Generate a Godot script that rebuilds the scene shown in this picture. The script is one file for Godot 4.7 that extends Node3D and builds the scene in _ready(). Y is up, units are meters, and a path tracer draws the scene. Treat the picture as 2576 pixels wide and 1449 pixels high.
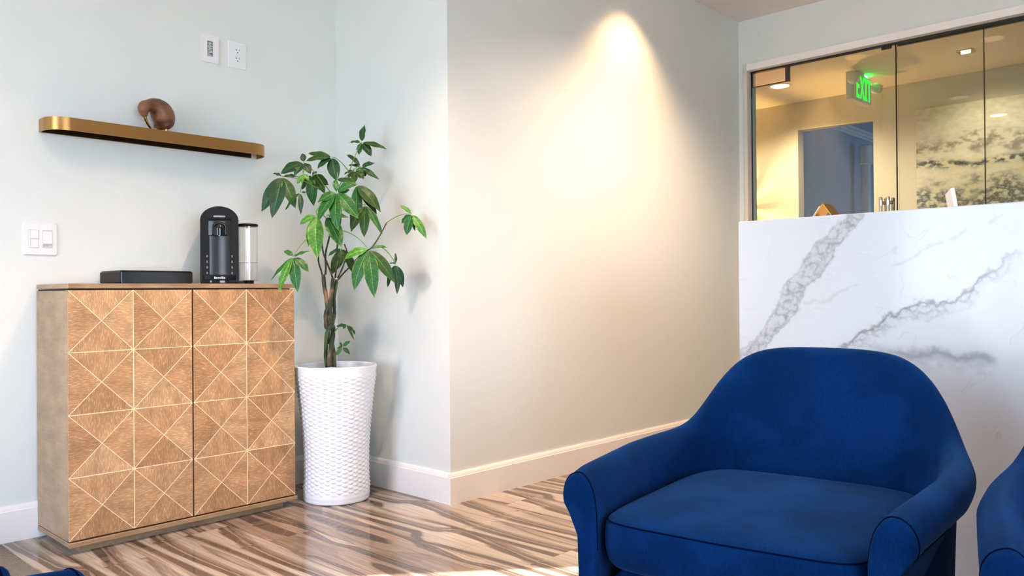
extends Node3D
# Reception waiting corner: oak cabinet with a brass shelf above, money tree in a white planter,
# marble desk with blue velvet armchairs, glass partition with a corridor behind.

const FLOOR_X := Vector2(-2.8, 4.88)
const HC := 2.657            # ceiling height
const ZA := -3.38            # wall behind the cabinet
const XB := 2.31             # return wall beside the planter
const ZC := -2.558           # beige wall
const XD := 4.88             # wall with the glass doors
const XE := 7.366            # far corridor wall
const EXPO := 1.42
const SKY_E := 17.5
const SUN_E := 12.0
const SUN_H := 0.55         # height of the sun, radians
const DL_C := 1.4
const DL_A := 1.0
const DL_B := 2.6
const DL_M := 3.9
const HALL_E := 3.7
const SCONCE_E := 2.2
const GREEN_E := 0.008
const BLUE_E := 1.9
const W1A := -2.4            # left window: far and near end, head
const W1B := -0.8
const W1H := 2.35
const W2R := 1.0             # right end of the rear window
const W4H := 1.76            # head of the glazing in the cabinet wall
const W4L := -0.6            # its left jamb
var rng := RandomNumberGenerator.new()
var used := {}
var M := {}

# ---------------------------------------------------------------- mesh building
class MB:
	var p := PackedVector3Array()
	var n := PackedVector3Array()
	var t := PackedVector2Array()
	var xf := Transform3D()

	func tri(a: Vector3, b: Vector3, c: Vector3, na: Vector3, nb: Vector3, nc: Vector3, ta := Vector2(), tb := Vector2(), tc := Vector2()) -> void:
		p.append(xf * a); p.append(xf * c); p.append(xf * b)
		var q := xf.basis
		n.append((q * na).normalized()); n.append((q * nc).normalized()); n.append((q * nb).normalized())
		t.append(ta); t.append(tc); t.append(tb)

	# flat polygon (convex), turned away from the point inside
	func poly(pts: Array, inside: Vector3, uvs: Array = []) -> void:
		var nn := Vector3()
		for i in range(1, pts.size() - 1):
			nn += (pts[i] - pts[0]).cross(pts[i + 1] - pts[0])
		if nn.length() < 1e-14:
			return
		nn = nn.normalized()
		var flip: bool = nn.dot(pts[0] - inside) < 0
		if flip:
			nn = -nn
		for i in range(1, pts.size() - 1):
			var j := i + 1 if not flip else i
			var k := i if not flip else i + 1
			if uvs.size():
				tri(pts[0], pts[k], pts[j], nn, nn, nn, uvs[0], uvs[k], uvs[j])
			else:
				tri(pts[0], pts[k], pts[j], nn, nn, nn)

	# rows of points joined to a smooth sheet; cu closes each row, cv closes the rows; turned away from inside (or its centre)
	func grid(rows: Array, cu := false, cv := false, inside = null, us := 1.0, vs := 1.0) -> void:
		var R := rows.size()
		var C: int = rows[0].size()
		var nr := R if cv else R - 1
		var nc := C if cu else C - 1
		var nn := []
		for r in R:
			var z := PackedVector3Array(); z.resize(C); nn.append(z)
		var cen := Vector3()
		if inside == null:
			for r in R:
				for c in C:
					cen += rows[r][c]
			cen /= R * C
		else:
			cen = inside
		var vol := 0.0
		for r in nr:
			var r2 := (r + 1) % R
			for c in nc:
				var c2 := (c + 1) % C
				var a: Vector3 = rows[r][c]
				var b: Vector3 = rows[r][c2]
				var d: Vector3 = rows[r2][c]
				var e: Vector3 = rows[r2][c2]
				var f := (e - a).cross(d - b)
				vol += f.dot((a + b + d + e) * 0.25 - cen)
				nn[r][c] += f; nn[r][c2] += f; nn[r2][c] += f; nn[r2][c2] += f
		var s := 1.0 if vol >= 0 else -1.0
		for r in nr:
			var r2 := (r + 1) % R
			var v0 := vs * r / nr
			var v1 := vs * (r + 1) / nr
			for c in nc:
				var c2 := (c + 1) % C
				var u0 := us * c / nc
				var u1 := us * (c + 1) / nc
				var a: Vector3 = rows[r][c]
				var b: Vector3 = rows[r][c2]
				var d: Vector3 = rows[r2][c]
				var e: Vector3 = rows[r2][c2]
				var na: Vector3 = nn[r][c] * s
				var nb: Vector3 = nn[r][c2] * s
				var nd: Vector3 = nn[r2][c] * s
				var ne: Vector3 = nn[r2][c2] * s
				var ta := Vector2(u0, v0)
				var tb := Vector2(u1, v0)
				var td := Vector2(u0, v1)
				var te := Vector2(u1, v1)
				if s > 0:
					tri(a, b, e, na, nb, ne, ta, tb, te)
					tri(a, e, d, na, ne, nd, ta, te, td)
				else:
					tri(a, e, b, na, ne, nb, ta, te, tb)
					tri(a, d, e, na, nd, ne, ta, td, te)

	func box(a: Vector3, b: Vector3, w := 0.0) -> void:
		var c := (a + b) * 0.5
		var h := (b - a).abs() * 0.5
		w = minf(w, minf(h.x, minf(h.y, h.z)) * 0.9)
		for ax in 3:
			var i := (ax + 1) % 3
			var j := (ax + 2) % 3
			for s in [-1.0, 1.0]:
				var q := []
				var uv := []
				for k in [[-1, -1], [1, -1], [1, 1], [-1, 1]]:
					var v := Vector3()
					v[ax] = s * h[ax]; v[i] = k[0] * (h[i] - w); v[j] = k[1] * (h[j] - w)
					q.append(c + v)
					uv.append(Vector2((k[0] + 1) * 0.5, (k[1] + 1) * 0.5))
				poly(q, c, uv)
				if w > 0:
					for s2 in [-1.0, 1.0]:   # the chamfer between this face and the next axis' face
						var e := []
						for k in [-1.0, 1.0]:
							var v := Vector3()
							v[ax] = s * h[ax]; v[i] = s2 * (h[i] - w); v[j] = k * (h[j] - w)
							e.append(c + v)
						for k in [1.0, -1.0]:
							var v := Vector3()
							v[ax] = s * (h[ax] - w); v[i] = s2 * h[i]; v[j] = k * (h[j] - w)
							e.append(c + v)
						poly(e, c)
		if w > 0:
			for sx in [-1.0, 1.0]:
				for sy in [-1.0, 1.0]:
					for sz in [-1.0, 1.0]:
						poly([c + Vector3(sx * h.x, sy * (h.y - w), sz * (h.z - w)), c + Vector3(sx * (h.x - w), sy * h.y, sz * (h.z - w)), c + Vector3(sx * (h.x - w), sy * (h.y - w), sz * h.z)], c)

	# outline in the XY plane (convex or star-shaped), pushed from z0 to z1 with a bevel at z1
	func slab(o: PackedVector2Array, z0: float, z1: float, w := 0.0, back := true) -> void:
		var m := Vector2()
		for q in o:
			m += q
		m /= o.size()
		var cc := Vector3(m.x, m.y, (z0 + z1) * 0.5)
		var sg := signf(z1 - z0)
		var inn := PackedVector2Array()
		var N := o.size()
		for i in N:
			var e0 := (o[i] - o[(i + N - 1) % N]).normalized()
			var e1 := (o[(i + 1) % N] - o[i]).normalized()
			var n0 := Vector2(-e0.y, e0.x)
			var n1 := Vector2(-e1.y, e1.x)
			var bis := (n0 + n1)
			bis = bis / maxf(0.35, bis.length_squared() * 0.5)
			if bis.dot(m - o[i]) < 0:
				bis = -bis
			inn.append(o[i] + bis * w)
		var f := []
		var uv := []
		for q in inn:
			f.append(Vector3(q.x, q.y, z1)); uv.append(q)
		poly(f, cc, uv)
		for i in N:
			var j := (i + 1) % N
			var b0 := z1 - sg * w
			if w > 0:
				poly([Vector3(inn[i].x, inn[i].y, z1), Vector3(inn[j].x, inn[j].y, z1), Vector3(o[j].x, o[j].y, b0), Vector3(o[i].x, o[i].y, b0)], cc, [inn[i], inn[j], o[j], o[i]])
			poly([Vector3(o[i].x, o[i].y, b0), Vector3(o[j].x, o[j].y, b0), Vector3(o[j].x, o[j].y, z0), Vector3(o[i].x, o[i].y, z0)], cc, [o[i], o[j], o[j], o[i]])
		if back:
			var g := []
			for q in o:
				g.append(Vector3(q.x, q.y, z0))
			poly(g, cc)

	func lathe(prof: Array, seg := 32, at := Vector3()) -> void:
		var rows := []
		for q in prof:
			var r := PackedVector3Array()
			for k in seg:
				var a := TAU * k / seg
				r.append(at + Vector3(cos(a) * q.x, q.y, sin(a) * q.x))
			rows.append(r)
		grid(rows, true, false)

	func tube(pts: Array, rad: Array, seg := 8, cap := true) -> void:
		var rows := []
		var up := Vector3(0.31, 0.2, 0.93)
		for i in pts.size():
			var d: Vector3 = (pts[mini(i + 1, pts.size() - 1)] - pts[maxi(i - 1, 0)]).normalized()
			var x := up.cross(d).normalized()
			up = d.cross(x)
			var row := PackedVector3Array()
			var rr: float = rad[i] if i < rad.size() else rad[-1]
			for k in seg:
				var a := TAU * k / seg
				row.append(pts[i] + (x * cos(a) + up * sin(a)) * rr)
			rows.append(row)
		if cap:
			for e in [0, rows.size() - 1]:
				var row := PackedVector3Array()
				for k in seg:
					row.append(pts[0 if e == 0 else -1])
				if e == 0:
					rows.push_front(row)
				else:
					rows.append(row)
		# a bent tube is not star-shaped, so turn it by its first ring
		grid_tube(rows)

	func grid_tube(rows: Array) -> void:
		var v := 0.0
		for r in rows.size() - 1:
			var m := Vector3()
			for q in rows[r]:
				m += q
			m /= rows[r].size()
			for c in rows[r].size():
				var c2: int = (c + 1) % rows[r].size()
				v += (rows[r + 1][c2] - rows[r][c]).cross(rows[r + 1][c] - rows[r][c2]).dot(rows[r][c] - m)
		if v < 0:
			for r in rows.size():
				var q: PackedVector3Array = rows[r]
				q.reverse()
				rows[r] = q
		var R := rows.size()
		var C: int = rows[0].size()
		var nn := []
		for r in R:
			var z := PackedVector3Array(); z.resize(C); nn.append(z)
		for r in R - 1:
			for c in C:
				var c2 := (c + 1) % C
				var f: Vector3 = (rows[r + 1][c2] - rows[r][c]).cross(rows[r + 1][c] - rows[r][c2])
				nn[r][c] += f; nn[r][c2] += f; nn[r + 1][c] += f; nn[r + 1][c2] += f
		for r in R - 1:
			for c in C:
				var c2 := (c + 1) % C
				var u0 := float(c) / C
				var u1 := float(c + 1) / C
				var v0 := float(r) / (R - 1)
				var v1 := float(r + 1) / (R - 1)
				tri(rows[r][c], rows[r][c2], rows[r + 1][c2], nn[r][c], nn[r][c2], nn[r + 1][c2], Vector2(u0, v0), Vector2(u1, v0), Vector2(u1, v1))
				tri(rows[r][c], rows[r + 1][c2], rows[r + 1][c], nn[r][c], nn[r + 1][c2], nn[r + 1][c], Vector2(u0, v0), Vector2(u1, v1), Vector2(u0, v1))

	func ball(c: Vector3, r: Vector3, seg := 20, rings := 12) -> void:
		var rows := []
		for i in rings + 1:
			var a := PI * i / rings
			var row := PackedVector3Array()
			for k in seg:
				var b := TAU * k / seg
				row.append(c + Vector3(sin(a) * cos(b) * r.x, cos(a) * r.y, sin(a) * sin(b) * r.z))
			rows.append(row)
		grid(rows, true, false)

	func mesh() -> ArrayMesh:
		var a := []
		a.resize(Mesh.ARRAY_MAX)
		a[Mesh.ARRAY_VERTEX] = p
		a[Mesh.ARRAY_NORMAL] = n
		a[Mesh.ARRAY_TEX_UV] = t
		var m := ArrayMesh.new()
		m.add_surface_from_arrays(Mesh.PRIMITIVE_TRIANGLES, a)
		return m

# ---------------------------------------------------------------- scene tree helpers
func V(x: float, y: float, z: float) -> Vector3:
	return Vector3(x, y, z)

func numbered(s: String) -> String:
	if not used.has(s):
		used[s] = 0
		return s
	used[s] += 1
	return "%s_%03d" % [s, used[s]]

func tag(o: Node, label: String, category: String, group := "") -> Node:
	o.set_meta("label", label)
	o.set_meta("category", category)
	if group:
		o.set_meta("group", group)
	return o

func thing(called: String, label: String, category: String, at := Vector3(), turn := 0.0, group := "") -> Node3D:
	var o := Node3D.new()
	o.name = numbered(called)
	add_child(o)
	o.position = at
	o.rotation.y = turn
	tag(o, label, category, group)
	return o

func part(called: String, mesh: Mesh, mat: Material, parent: Node, at := Vector3()) -> MeshInstance3D:
	var o := MeshInstance3D.new()
	var key := "%d %s" % [parent.get_instance_id(), called]
	used[key] = used.get(key, -1) + 1
	o.name = called if used[key] == 0 else "%s_%03d" % [called, used[key]]
	o.mesh = mesh
	o.material_override = mat
	o.position = at
	parent.add_child(o, true)
	return o

func struct(called: String, mesh: Mesh, mat: Material) -> MeshInstance3D:
	var o := part(called, mesh, mat, self)
	o.set_meta("kind", "structure")
	return o

func bx(a: Vector3, b: Vector3, w := 0.0) -> ArrayMesh:
	var m := MB.new()
	m.box(a, b, w)
	return m.mesh()

func boxes(list: Array, w := 0.0) -> ArrayMesh:
	var m := MB.new()
	for q in list:
		m.box(q[0], q[1], w)
	return m.mesh()

func mt(c: Color, rough := 0.5, metal := 0.0, spec := 0.5) -> StandardMaterial3D:
	var m := StandardMaterial3D.new()
	m.albedo_color = c
	m.roughness = rough
	m.metallic = metal
	m.metallic_specular = spec
	return m

func c8(r: int, g: int, b: int) -> Color:
	return Color(r / 255.0, g / 255.0, b / 255.0)

func glow(c: Color, e: float) -> StandardMaterial3D:
	var m := mt(c, 0.4)
	m.emission_enabled = true
	m.emission = c
	m.emission_energy_multiplier = e
	return m

func noise(seed_: int, freq: float, oct := 4) -> FastNoiseLite:
	var f := FastNoiseLite.new()
	f.seed = seed_
	f.noise_type = FastNoiseLite.TYPE_SIMPLEX_SMOOTH
	f.frequency = freq
	f.fractal_octaves = oct
	return f

# a noise field of w x h values, computed at sw x sh and stretched
func field(seed_: int, freq: float, oct: int, sw: int, sh: int, w: int, h: int) -> PackedByteArray:
	var im := noise(seed_, freq, oct).get_seamless_image(sw, sh)
	im.convert(Image.FORMAT_L8)
	if sw != w or sh != h:
		im.resize(w, h, Image.INTERPOLATE_CUBIC)
	return im.get_data()

func tex(data: PackedByteArray, w: int, h: int) -> ImageTexture:
	return ImageTexture.create_from_image(Image.create_from_data(w, h, false, Image.FORMAT_RGB8, data))

func put3(d: PackedByteArray, i: int, c: Color) -> void:
	d[i * 3] = clampi(int(c.r * 255.0), 0, 255)
	d[i * 3 + 1] = clampi(int(c.g * 255.0), 0, 255)
	d[i * 3 + 2] = clampi(int(c.b * 255.0), 0, 255)

func tri_planar(m: StandardMaterial3D, s: float, world := false) -> StandardMaterial3D:
	m.uv1_triplanar = true
	m.uv1_world_triplanar = world
	m.uv1_scale = Vector3(s, s, s)
	return m

# ---------------------------------------------------------------- materials
func make_oak(seed_: int, base: Color, pale: Color, dark: Color, amount: float) -> ImageTexture:
	var w := 512
	var fine := field(seed_, 0.11, 2, 512, 512, w, w)
	var st := field(seed_ + 1, 0.20, 2, 64, 512, w, w)
	var st2 := field(seed_ + 2, 0.07, 3, 48, 512, w, w)
	var wide := field(seed_ + 3, 0.02, 3, 128, 256, w, w)
	var d := PackedByteArray()
	d.resize(w * w * 3)
	for i in w * w:
		var a := st[i] / 255.0
		var b := st2[i] / 255.0
		var c := base.lerp(dark, clampf((0.56 - b) * 2.0, 0.0, 1.0) * 0.55)
		c = c.lerp(pale, smoothstep(0.55, 0.78, a) * amount * clampf(fine[i] / 128.0, 0.35, 1.0))
		c = c * (0.90 + 0.2 * wide[i] / 255.0)
		put3(d, i, c)
	return tex(d, w, w)

func make_floor_tex() -> ImageTexture:
	var w := 1024
	var h := 1024
	var warp := field(11, 0.030, 2, 64, 22, w, h)
	var warp2 := field(12, 0.05, 2, 256, 24, w, h)
	var fine := field(13, 0.10, 3, 512, 32, w, h)
	var tone := field(14, 0.03, 3, 128, 32, w, h)
	var line := PackedFloat32Array()
	line.resize(4096)
	var n1 := noise(15, 0.034, 2)
	var n2 := noise(16, 0.0085, 2)
	var n3 := noise(19, 0.020, 1)
	for i in 4096:
		line[i] = n1.get_noise_1d(i) * 0.38 + n2.get_noise_1d(i) * 0.85 + n3.get_noise_1d(i + 900) * 0.16
	var pale := c8(222, 205, 184)
	var mid := c8(188, 164, 142)
	var dark := c8(112, 94, 82)
	var dust := c8(160, 139, 120)
	var d := PackedByteArray()
	d.resize(w * h * 3)
	for y in h:
		for x in w:
			var i := y * w + x
			var q := x * 0.95 + (warp[i] - 128.0) * 1.1 + (warp2[i] - 128.0) * 0.10 + 400.0
			var k := line[clampi(int(q), 0, 4095)]
			var c := mid.lerp(pale, smoothstep(0.02, 0.34, k))
			c = c.lerp(dust, smoothstep(-0.04, -0.14, k) * 0.8)
			c = c.lerp(dark, smoothstep(-0.20, -0.36, k) * 0.9)
			c = c * (0.88 + 0.13 * fine[i] / 128.0) * (0.92 + 0.08 * tone[i] / 128.0)
			put3(d, i, c)
	return tex(d, w, h)

func polyx(pts: Array, v: float) -> float:   # interpolates [key, value] pairs
	if v <= pts[0][0]:
		return pts[0][1]
	for i in range(1, pts.size()):
		if v <= pts[i][0]:
			return lerpf(pts[i - 1][1], pts[i][1], (v - pts[i - 1][0]) / (pts[i][0] - pts[i - 1][0]))
	return pts[-1][1]

# marble front: u runs along the desk (2.1 m from its far end), v down from its top (1.11 m)
func make_marble() -> ImageTexture:
	var w := 1400
	var h := 740
	var na := noise(31, 0.012, 4)
	var nb := noise(32, 0.045, 4)
	var nc := noise(33, 0.005, 4)
	var nd := noise(34, 0.022, 3)
	nd.fractal_type = FastNoiseLite.FRACTAL_RIDGED
	var im := Image.create(w, h, false, Image.FORMAT_RGB8)
	var white := c8(243, 244, 246)
	var d := PackedByteArray()
	d.resize(w * h * 3)
	# vein one: position along the desk for a height; vein two and three: height for a position
	var v1 := [[0.50, -1.30], [0.62, -1.22], [0.73, -1.15], [0.79, -1.085], [0.86, -1.045], [0.91, -1.025], [0.954, -0.972], [1.02, -0.935], [1.085, -0.872], [1.11, -0.85]]
	var v2 := [[-1.0, 0.66], [-0.824, 0.770], [-0.761, 0.812], [-0.71, 0.836], [-0.64, 0.850], [-0.60, 0.862], [-0.559, 0.890], [-0.525, 0.925], [-0.3, 1.06]]
	var v3 := [[-0.90, 0.742], [-0.78, 0.735], [-0.70, 0.724], [-0.64, 0.730], [-0.58, 0.724], [-0.53, 0.722], [-0.3, 0.70]]
	var v4 := [[-0.95, 0.86], [-0.66, 1.01], [-0.61, 1.03], [-0.58, 1.052], [-0.40, 1.12]]
	for y in h:
		var yy := 1.11 - 1.11 * y / h
		var zc1 := polyx(v1, yy)
		for x in w:
			var zz := -1.206 + 2.1 * x / w
			var k := 0.0
			var a := na.get_noise_2d(x, y)
			var b := nb.get_noise_2d(x, y)
			# first band: mottled grey with a dark ragged far edge
			var t := (zz - zc1 - a * 0.022 - b * 0.010) / 0.036
			if absf(t) < 1.7:
				var inside := 1.0 - smoothstep(0.55, 1.25, absf(t))
				var r := nd.get_noise_2d(x * 1.4, y * 1.4)
				k += inside * (0.10 + 0.20 * smoothstep(0.10, 0.75, r) + 0.16 * maxf(0.0, b * 1.6))
				k += 0.30 * exp(-pow((t - 0.85) / 0.10, 2.0)) * (0.4 + 0.9 * absf(a))
				k += 0.12 * exp(-pow((t + 0.9) / 0.12, 2.0))
			if zz > -1.0 and zz < -0.3:
				var y2 := polyx(v2, zz)
				var fade := smoothstep(-0.95, -0.85, zz) * (1.0 - smoothstep(-0.56, -0.42, zz))
				var t2 := (yy - y2 - a * 0.022 - b * 0.012) / 0.026
				if absf(t2) < 2.5:
					k += fade * (0.40 * exp(-pow((t2 - 0.7) / 0.22, 2.0)) + (1.0 - smoothstep(0.2, 1.3, absf(t2))) * (0.06 + 0.34 * maxf(0.0, nd.get_noise_2d(x * 1.5, y * 1.5) - 0.15)))
				var y3 := polyx(v3, zz)
				var t3 := (yy - y3 - a * 0.014 - b * 0.008) / 0.011
				k += smoothstep(-0.90, -0.68, zz) * (1.0 - smoothstep(-0.53, -0.50, zz)) * (0.34 * exp(-t3 * t3) + 0.13 * exp(-pow((t3 + 2.2) / 2.0, 2.0)) * maxf(0.0, 0.5 + b))
				var t4 := (yy - polyx(v4, zz) - a * 0.02) / 0.006
				k += 0.10 * exp(-t4 * t4) * clampf(0.5 + nc.get_noise_2d(x * 4.0, y * 4.0) * 3.0, 0.0, 1.0)
			# faint veins everywhere
			var f := absf(nc.get_noise_2d(x + y * 0.9, (y - x * 0.3)) + a * 0.05)
			k += 0.08 * exp(-pow(f / 0.012, 2.0)) * clampf(0.4 + a * 3.0, 0.0, 1.0)
			k = clampf(k, 0.0, 0.75)
			var c := white * (1.0 - 0.62 * k) * (0.985 + 0.015 * na.get_noise_2d(x * 0.2, y * 0.2))
			put3(d, y * w + x, c)
	return tex(d, w, h)

func make_painting() -> ImageTexture:
	var w := 640
	var h := 360
	var na := noise(41, 0.010, 5)
	var nb := noise(42, 0.035, 5)
	var nc := noise(43, 0.006, 3)
	var d := PackedByteArray()
	d.resize(w * h * 3)
	for y in h:
		for x in w:
			var v := float(y) / h
			var a := na.get_noise_2d(x * 1.2, y * 1.8)
			var b := nb.get_noise_2d(x * 1.1, y * 1.6)
			var c := c8(214, 206, 182).lerp(c8(234, 229, 214), clampf(0.5 + b, 0, 1))
			var band := exp(-pow((v - 0.27 - a * 0.10) / 0.060, 2.0)) * clampf(0.55 + b * 1.4 + a, 0, 1)
			var band2 := exp(-pow((v - 0.40 - nc.get_noise_2d(x, y) * 0.06) / 0.022, 2.0)) * clampf(0.6 + b * 2.2, 0, 1)
			var low := smoothstep(0.46, 0.66, v + a * 0.16) * clampf(0.55 + b * 1.5, 0, 1)
			c = c.lerp(c8(120, 106, 90), clampf(band * 0.85, 0, 1))
			c = c.lerp(c8(52, 56, 52), clampf(band2 * 1.1, 0, 1))
			c = c.lerp(c8(72, 76, 72), clampf(low * 1.15, 0, 1))
			c = c.lerp(c8(206, 204, 198), clampf((b - 0.22) * 3.0, 0, 0.7) * smoothstep(0.3, 0.5, v))
			put3(d, y * w + x, c)
	return tex(d, w, h)

# leaf blade: u across, v from stalk to tip
func make_leaf(base: Color, vein: Color, tip: Color, yellow: float) -> ImageTexture:
	var w := 96
	var h := 256
	var n1 := noise(51, 0.03, 3)
	var d := PackedByteArray()
	d.resize(w * h * 3)
	for y in h:
		for x in w:
			var u := absf(x / (w - 1.0) - 0.5) * 2.0
			var v := y / (h - 1.0)
			var c := base * (0.90 + 0.25 * n1.get_noise_2d(x, y))
			var ph := (v - u * 0.10) * 13.0
			var s := absf(fposmod(ph, 1.0) - 0.5) * 2.0
			c = c.lerp(vein, (1.0 - smoothstep(0.0, 0.22, 1.0 - s)) * 0.35 * (1.0 - u * 0.5))
			c = c.lerp(base * 0.82, smoothstep(0.4, 0.9, 1.0 - s) * 0.30)
			c = c.lerp(vein, 1.0 - smoothstep(0.015, 0.06, u))
			c = c.lerp(tip, clampf((smoothstep(0.80, 1.0, u) + smoothstep(0.85, 1.0, v)) * yellow * clampf(0.6 + 2.0 * n1.get_noise_2d(x * 0.7 + 40, y * 0.7), 0, 1), 0, 1))
			c.a = 1
			put3(d, y * w + x, c)
	return tex(d, w, h)

func make_materials() -> void:
	M.paint = mt(c8(219, 223, 218), 0.55, 0.0, 0.3)
	var nz := ImageTexture.create_from_image(noise(61, 0.08, 3).get_seamless_image(256, 256))
	M.paint.heightmap_enabled = true
	M.paint.heightmap_texture = nz
	M.paint.heightmap_scale = 0.03
	tri_planar(M.paint, 9.0, true)
	M.ceiling = mt(c8(236, 229, 220), 0.8, 0, 0.2)
	M.trim = mt(c8(238, 234, 228), 0.32, 0, 0.5)
	M.hall = mt(c8(216, 209, 196), 0.55, 0, 0.3)
	M.cool = mt(c8(168, 184, 202), 0.55, 0, 0.3)
	M.ground = mt(c8(196, 194, 188), 0.9)
	M.white = mt(c8(228, 228, 228), 0.28, 0, 0.5)
	M.whiteg = mt(c8(222, 229, 229), 0.35, 0, 0.5)
	M.black = mt(c8(9, 9, 10), 0.42, 0, 0.3)
	M.gloss = mt(c8(5, 5, 6), 0.12, 0, 0.5)
	M.slot = mt(c8(25, 25, 27), 0.7)
	M.grey = mt(c8(120, 122, 125), 0.45)
	M.chrome = mt(c8(215, 212, 206), 0.12, 1.0)
	M.steel = mt(c8(90, 84, 78), 0.35, 1.0)
	M.gasket = mt(c8(20, 18, 17), 0.5)
	M.brass = mt(c8(178, 136, 82), 0.30, 1.0)
	var br := ImageTexture.create_from_image(noise(62, 0.22, 2).get_seamless_image(256, 256))
	M.brass.heightmap_enabled = true; M.brass.heightmap_texture = br; M.brass.heightmap_scale = 0.006
	tri_planar(M.brass, 1.0); M.brass.uv1_scale = Vector3(1.5, 60, 1.5)
	M.bronze = mt(c8(72, 52, 32), 0.4, 1.0)
	M.gold = mt(c8(214, 160, 70), 0.22, 1.0)
	M.floor = mt(c8(192, 193, 197), 0.05, 0, 0.5)
	M.floor.albedo_texture = make_floor_tex()
	M.grout = mt(c8(206, 186, 162), 0.6)
	M.marble = mt(c8(214, 214, 213), 0.10, 0, 0.33)
	M.marble.albedo_texture = make_marble()
	M.marble.texture_repeat = false
	M.stone = mt(c8(208, 209, 209), 0.10, 0, 0.5)
	M.paintart = mt(Color.WHITE, 0.6)
	M.paintart.albedo_texture = make_painting()
	M.paintart.texture_repeat = false
	M.canvas = mt(c8(212, 207, 192), 0.7)
	# oak: three tones of veneer, and the plain boards of the case
	var i := 0
	for b in [[c8(206, 160, 118), c8(238, 208, 172), c8(190, 140, 98)], [c8(192, 146, 106), c8(230, 198, 162), c8(174, 126, 86)], [c8(212, 168, 126), c8(242, 216, 182), c8(196, 148, 106)]]:
		var m := mt(c8(220, 219, 212), 0.38, 0, 0.4)
		m.albedo_texture = make_oak(70 + i * 7, b[0], b[1], b[2], 0.85)
		M["oak%d" % i] = m
		i += 1
	M.oakcase = mt(c8(214, 219, 221), 0.34, 0, 0.5)
	M.oakcase.albedo_texture = make_oak(99, c8(190, 152, 112), c8(206, 172, 134), c8(172, 132, 94), 0.5)
	tri_planar(M.oakcase, 2.2)
	M.inlay = mt(c8(240, 218, 182), 0.4)
	M.ceramic = mt(c8(240, 240, 240), 0.16, 0, 0.5)
	M.soil = mt(c8(48, 36, 30), 0.95)
	M.soil.heightmap_enabled = true; M.soil.heightmap_texture = nz; M.soil.heightmap_scale = 1.2
	tri_planar(M.soil, 6.0)
	# velvet
	var vw := 512
	var nap := field(81, 0.010, 4, 256, 256, vw, vw)
	var weave := field(82, 0.30, 2, vw, 128, vw, vw)
	var d := PackedByteArray()
	d.resize(vw * vw * 3)
	for k in vw * vw:
		var a := nap[k] / 255.0
		var c := Color(0.80, 0.80, 0.80).lerp(Color(0.97, 0.97, 0.97), smoothstep(0.30, 0.72, a)) * (0.84 + 0.20 * weave[k] / 255.0)
		put3(d, k, c)
	M.velvet = mt(c8(8, 45, 96), 0.85, 0, 0.06)
	M.velvet.albedo_texture = tex(d, vw, vw)
	tri_planar(M.velvet, 1.7)
	M.velvet.rim_enabled = true
	M.velvet.rim = 1.0
	M.velvet.rim_tint = 0.80
	M.seam = mt(c8(6, 16, 40), 1.0, 0, 0.0)
	M.rug = mt(c8(140, 130, 120), 0.95, 0, 0.1)
	M.rug.heightmap_enabled = true; M.rug.heightmap_texture = nz; M.rug.heightmap_scale = 1.0
	tri_planar(M.rug, 7.0)
	# plant
	var tones := [[c8(22, 66, 34), c8(84, 136, 74), c8(86, 118, 34), 0.15], [c8(38, 78, 28), c8(100, 138, 60), c8(140, 140, 36), 0.35], [c8(34, 96, 40), c8(104, 156, 76), c8(170, 174, 54), 0.6], [c8(74, 138, 44), c8(160, 205, 110), c8(200, 214, 90), 0.5]]
	for k in 4:
		var m := mt(Color.WHITE, 0.44, 0, 0.4)
		m.albedo_texture = make_leaf(tones[k][0], tones[k][1], tones[k][2], tones[k][3])
		m.texture_repeat = false
		m.backlight_enabled = true
		m.backlight = Color(0.12, 0.16, 0.05)
		M["leaf%d" % k] = m
	M.stalk = mt(c8(96, 140, 60), 0.5)
	for k in 3:
		var bs: Array = [[c8(92, 84, 58), c8(158, 112, 82), c8(50, 58, 40)], [c8(58, 78, 46), c8(92, 104, 62), c8(36, 52, 34)], [c8(44, 52, 34), c8(66, 74, 44), c8(30, 34, 26)]][k]
		var a1 := field(91 + k, 0.02, 3, 64, 256, 128, 256)
		var e := PackedByteArray()
		e.resize(128 * 256 * 3)
		for q in 128 * 256:
			var z := a1[q] / 255.0
			put3(e, q, bs[2].lerp(bs[0], smoothstep(0.3, 0.5, z)).lerp(bs[1], smoothstep(0.52, 0.72, z)))
		var m := mt(Color.WHITE, 0.6)
		m.albedo_texture = tex(e, 128, 256)
		M["bark%d" % k] = m
	M.bird = mt(c8(112, 66, 42), 0.42)
	var bw := field(95, 0.02, 4, 96, 192, 192, 192)
	var bd := PackedByteArray()
	bd.resize(192 * 192 * 3)
	for q in 192 * 192:
		put3(bd, q, c8(92, 56, 36).lerp(c8(140, 92, 60), smoothstep(0.3, 0.75, bw[q] / 255.0)))
	M.bird.albedo_color = Color.WHITE
	M.bird.albedo_texture = tex(bd, 192, 192)
	tri_planar(M.bird, 5.0)
	M.pane = mt(Color(0.9, 0.95, 0.93, 0.06), 0.02)
	M.pane.transparency = BaseMaterial3D.TRANSPARENCY_ALPHA
	M.clear = mt(Color(0.85, 0.85, 0.85, 0.035), 0.03)
	M.clear.transparency = BaseMaterial3D.TRANSPARENCY_ALPHA
	M.tint = mt(Color(0.86, 0.90, 0.86, 0.0), 0.0)
	M.tint.refraction_enabled = true
	M.tint.refraction_scale = 0.05

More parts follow.
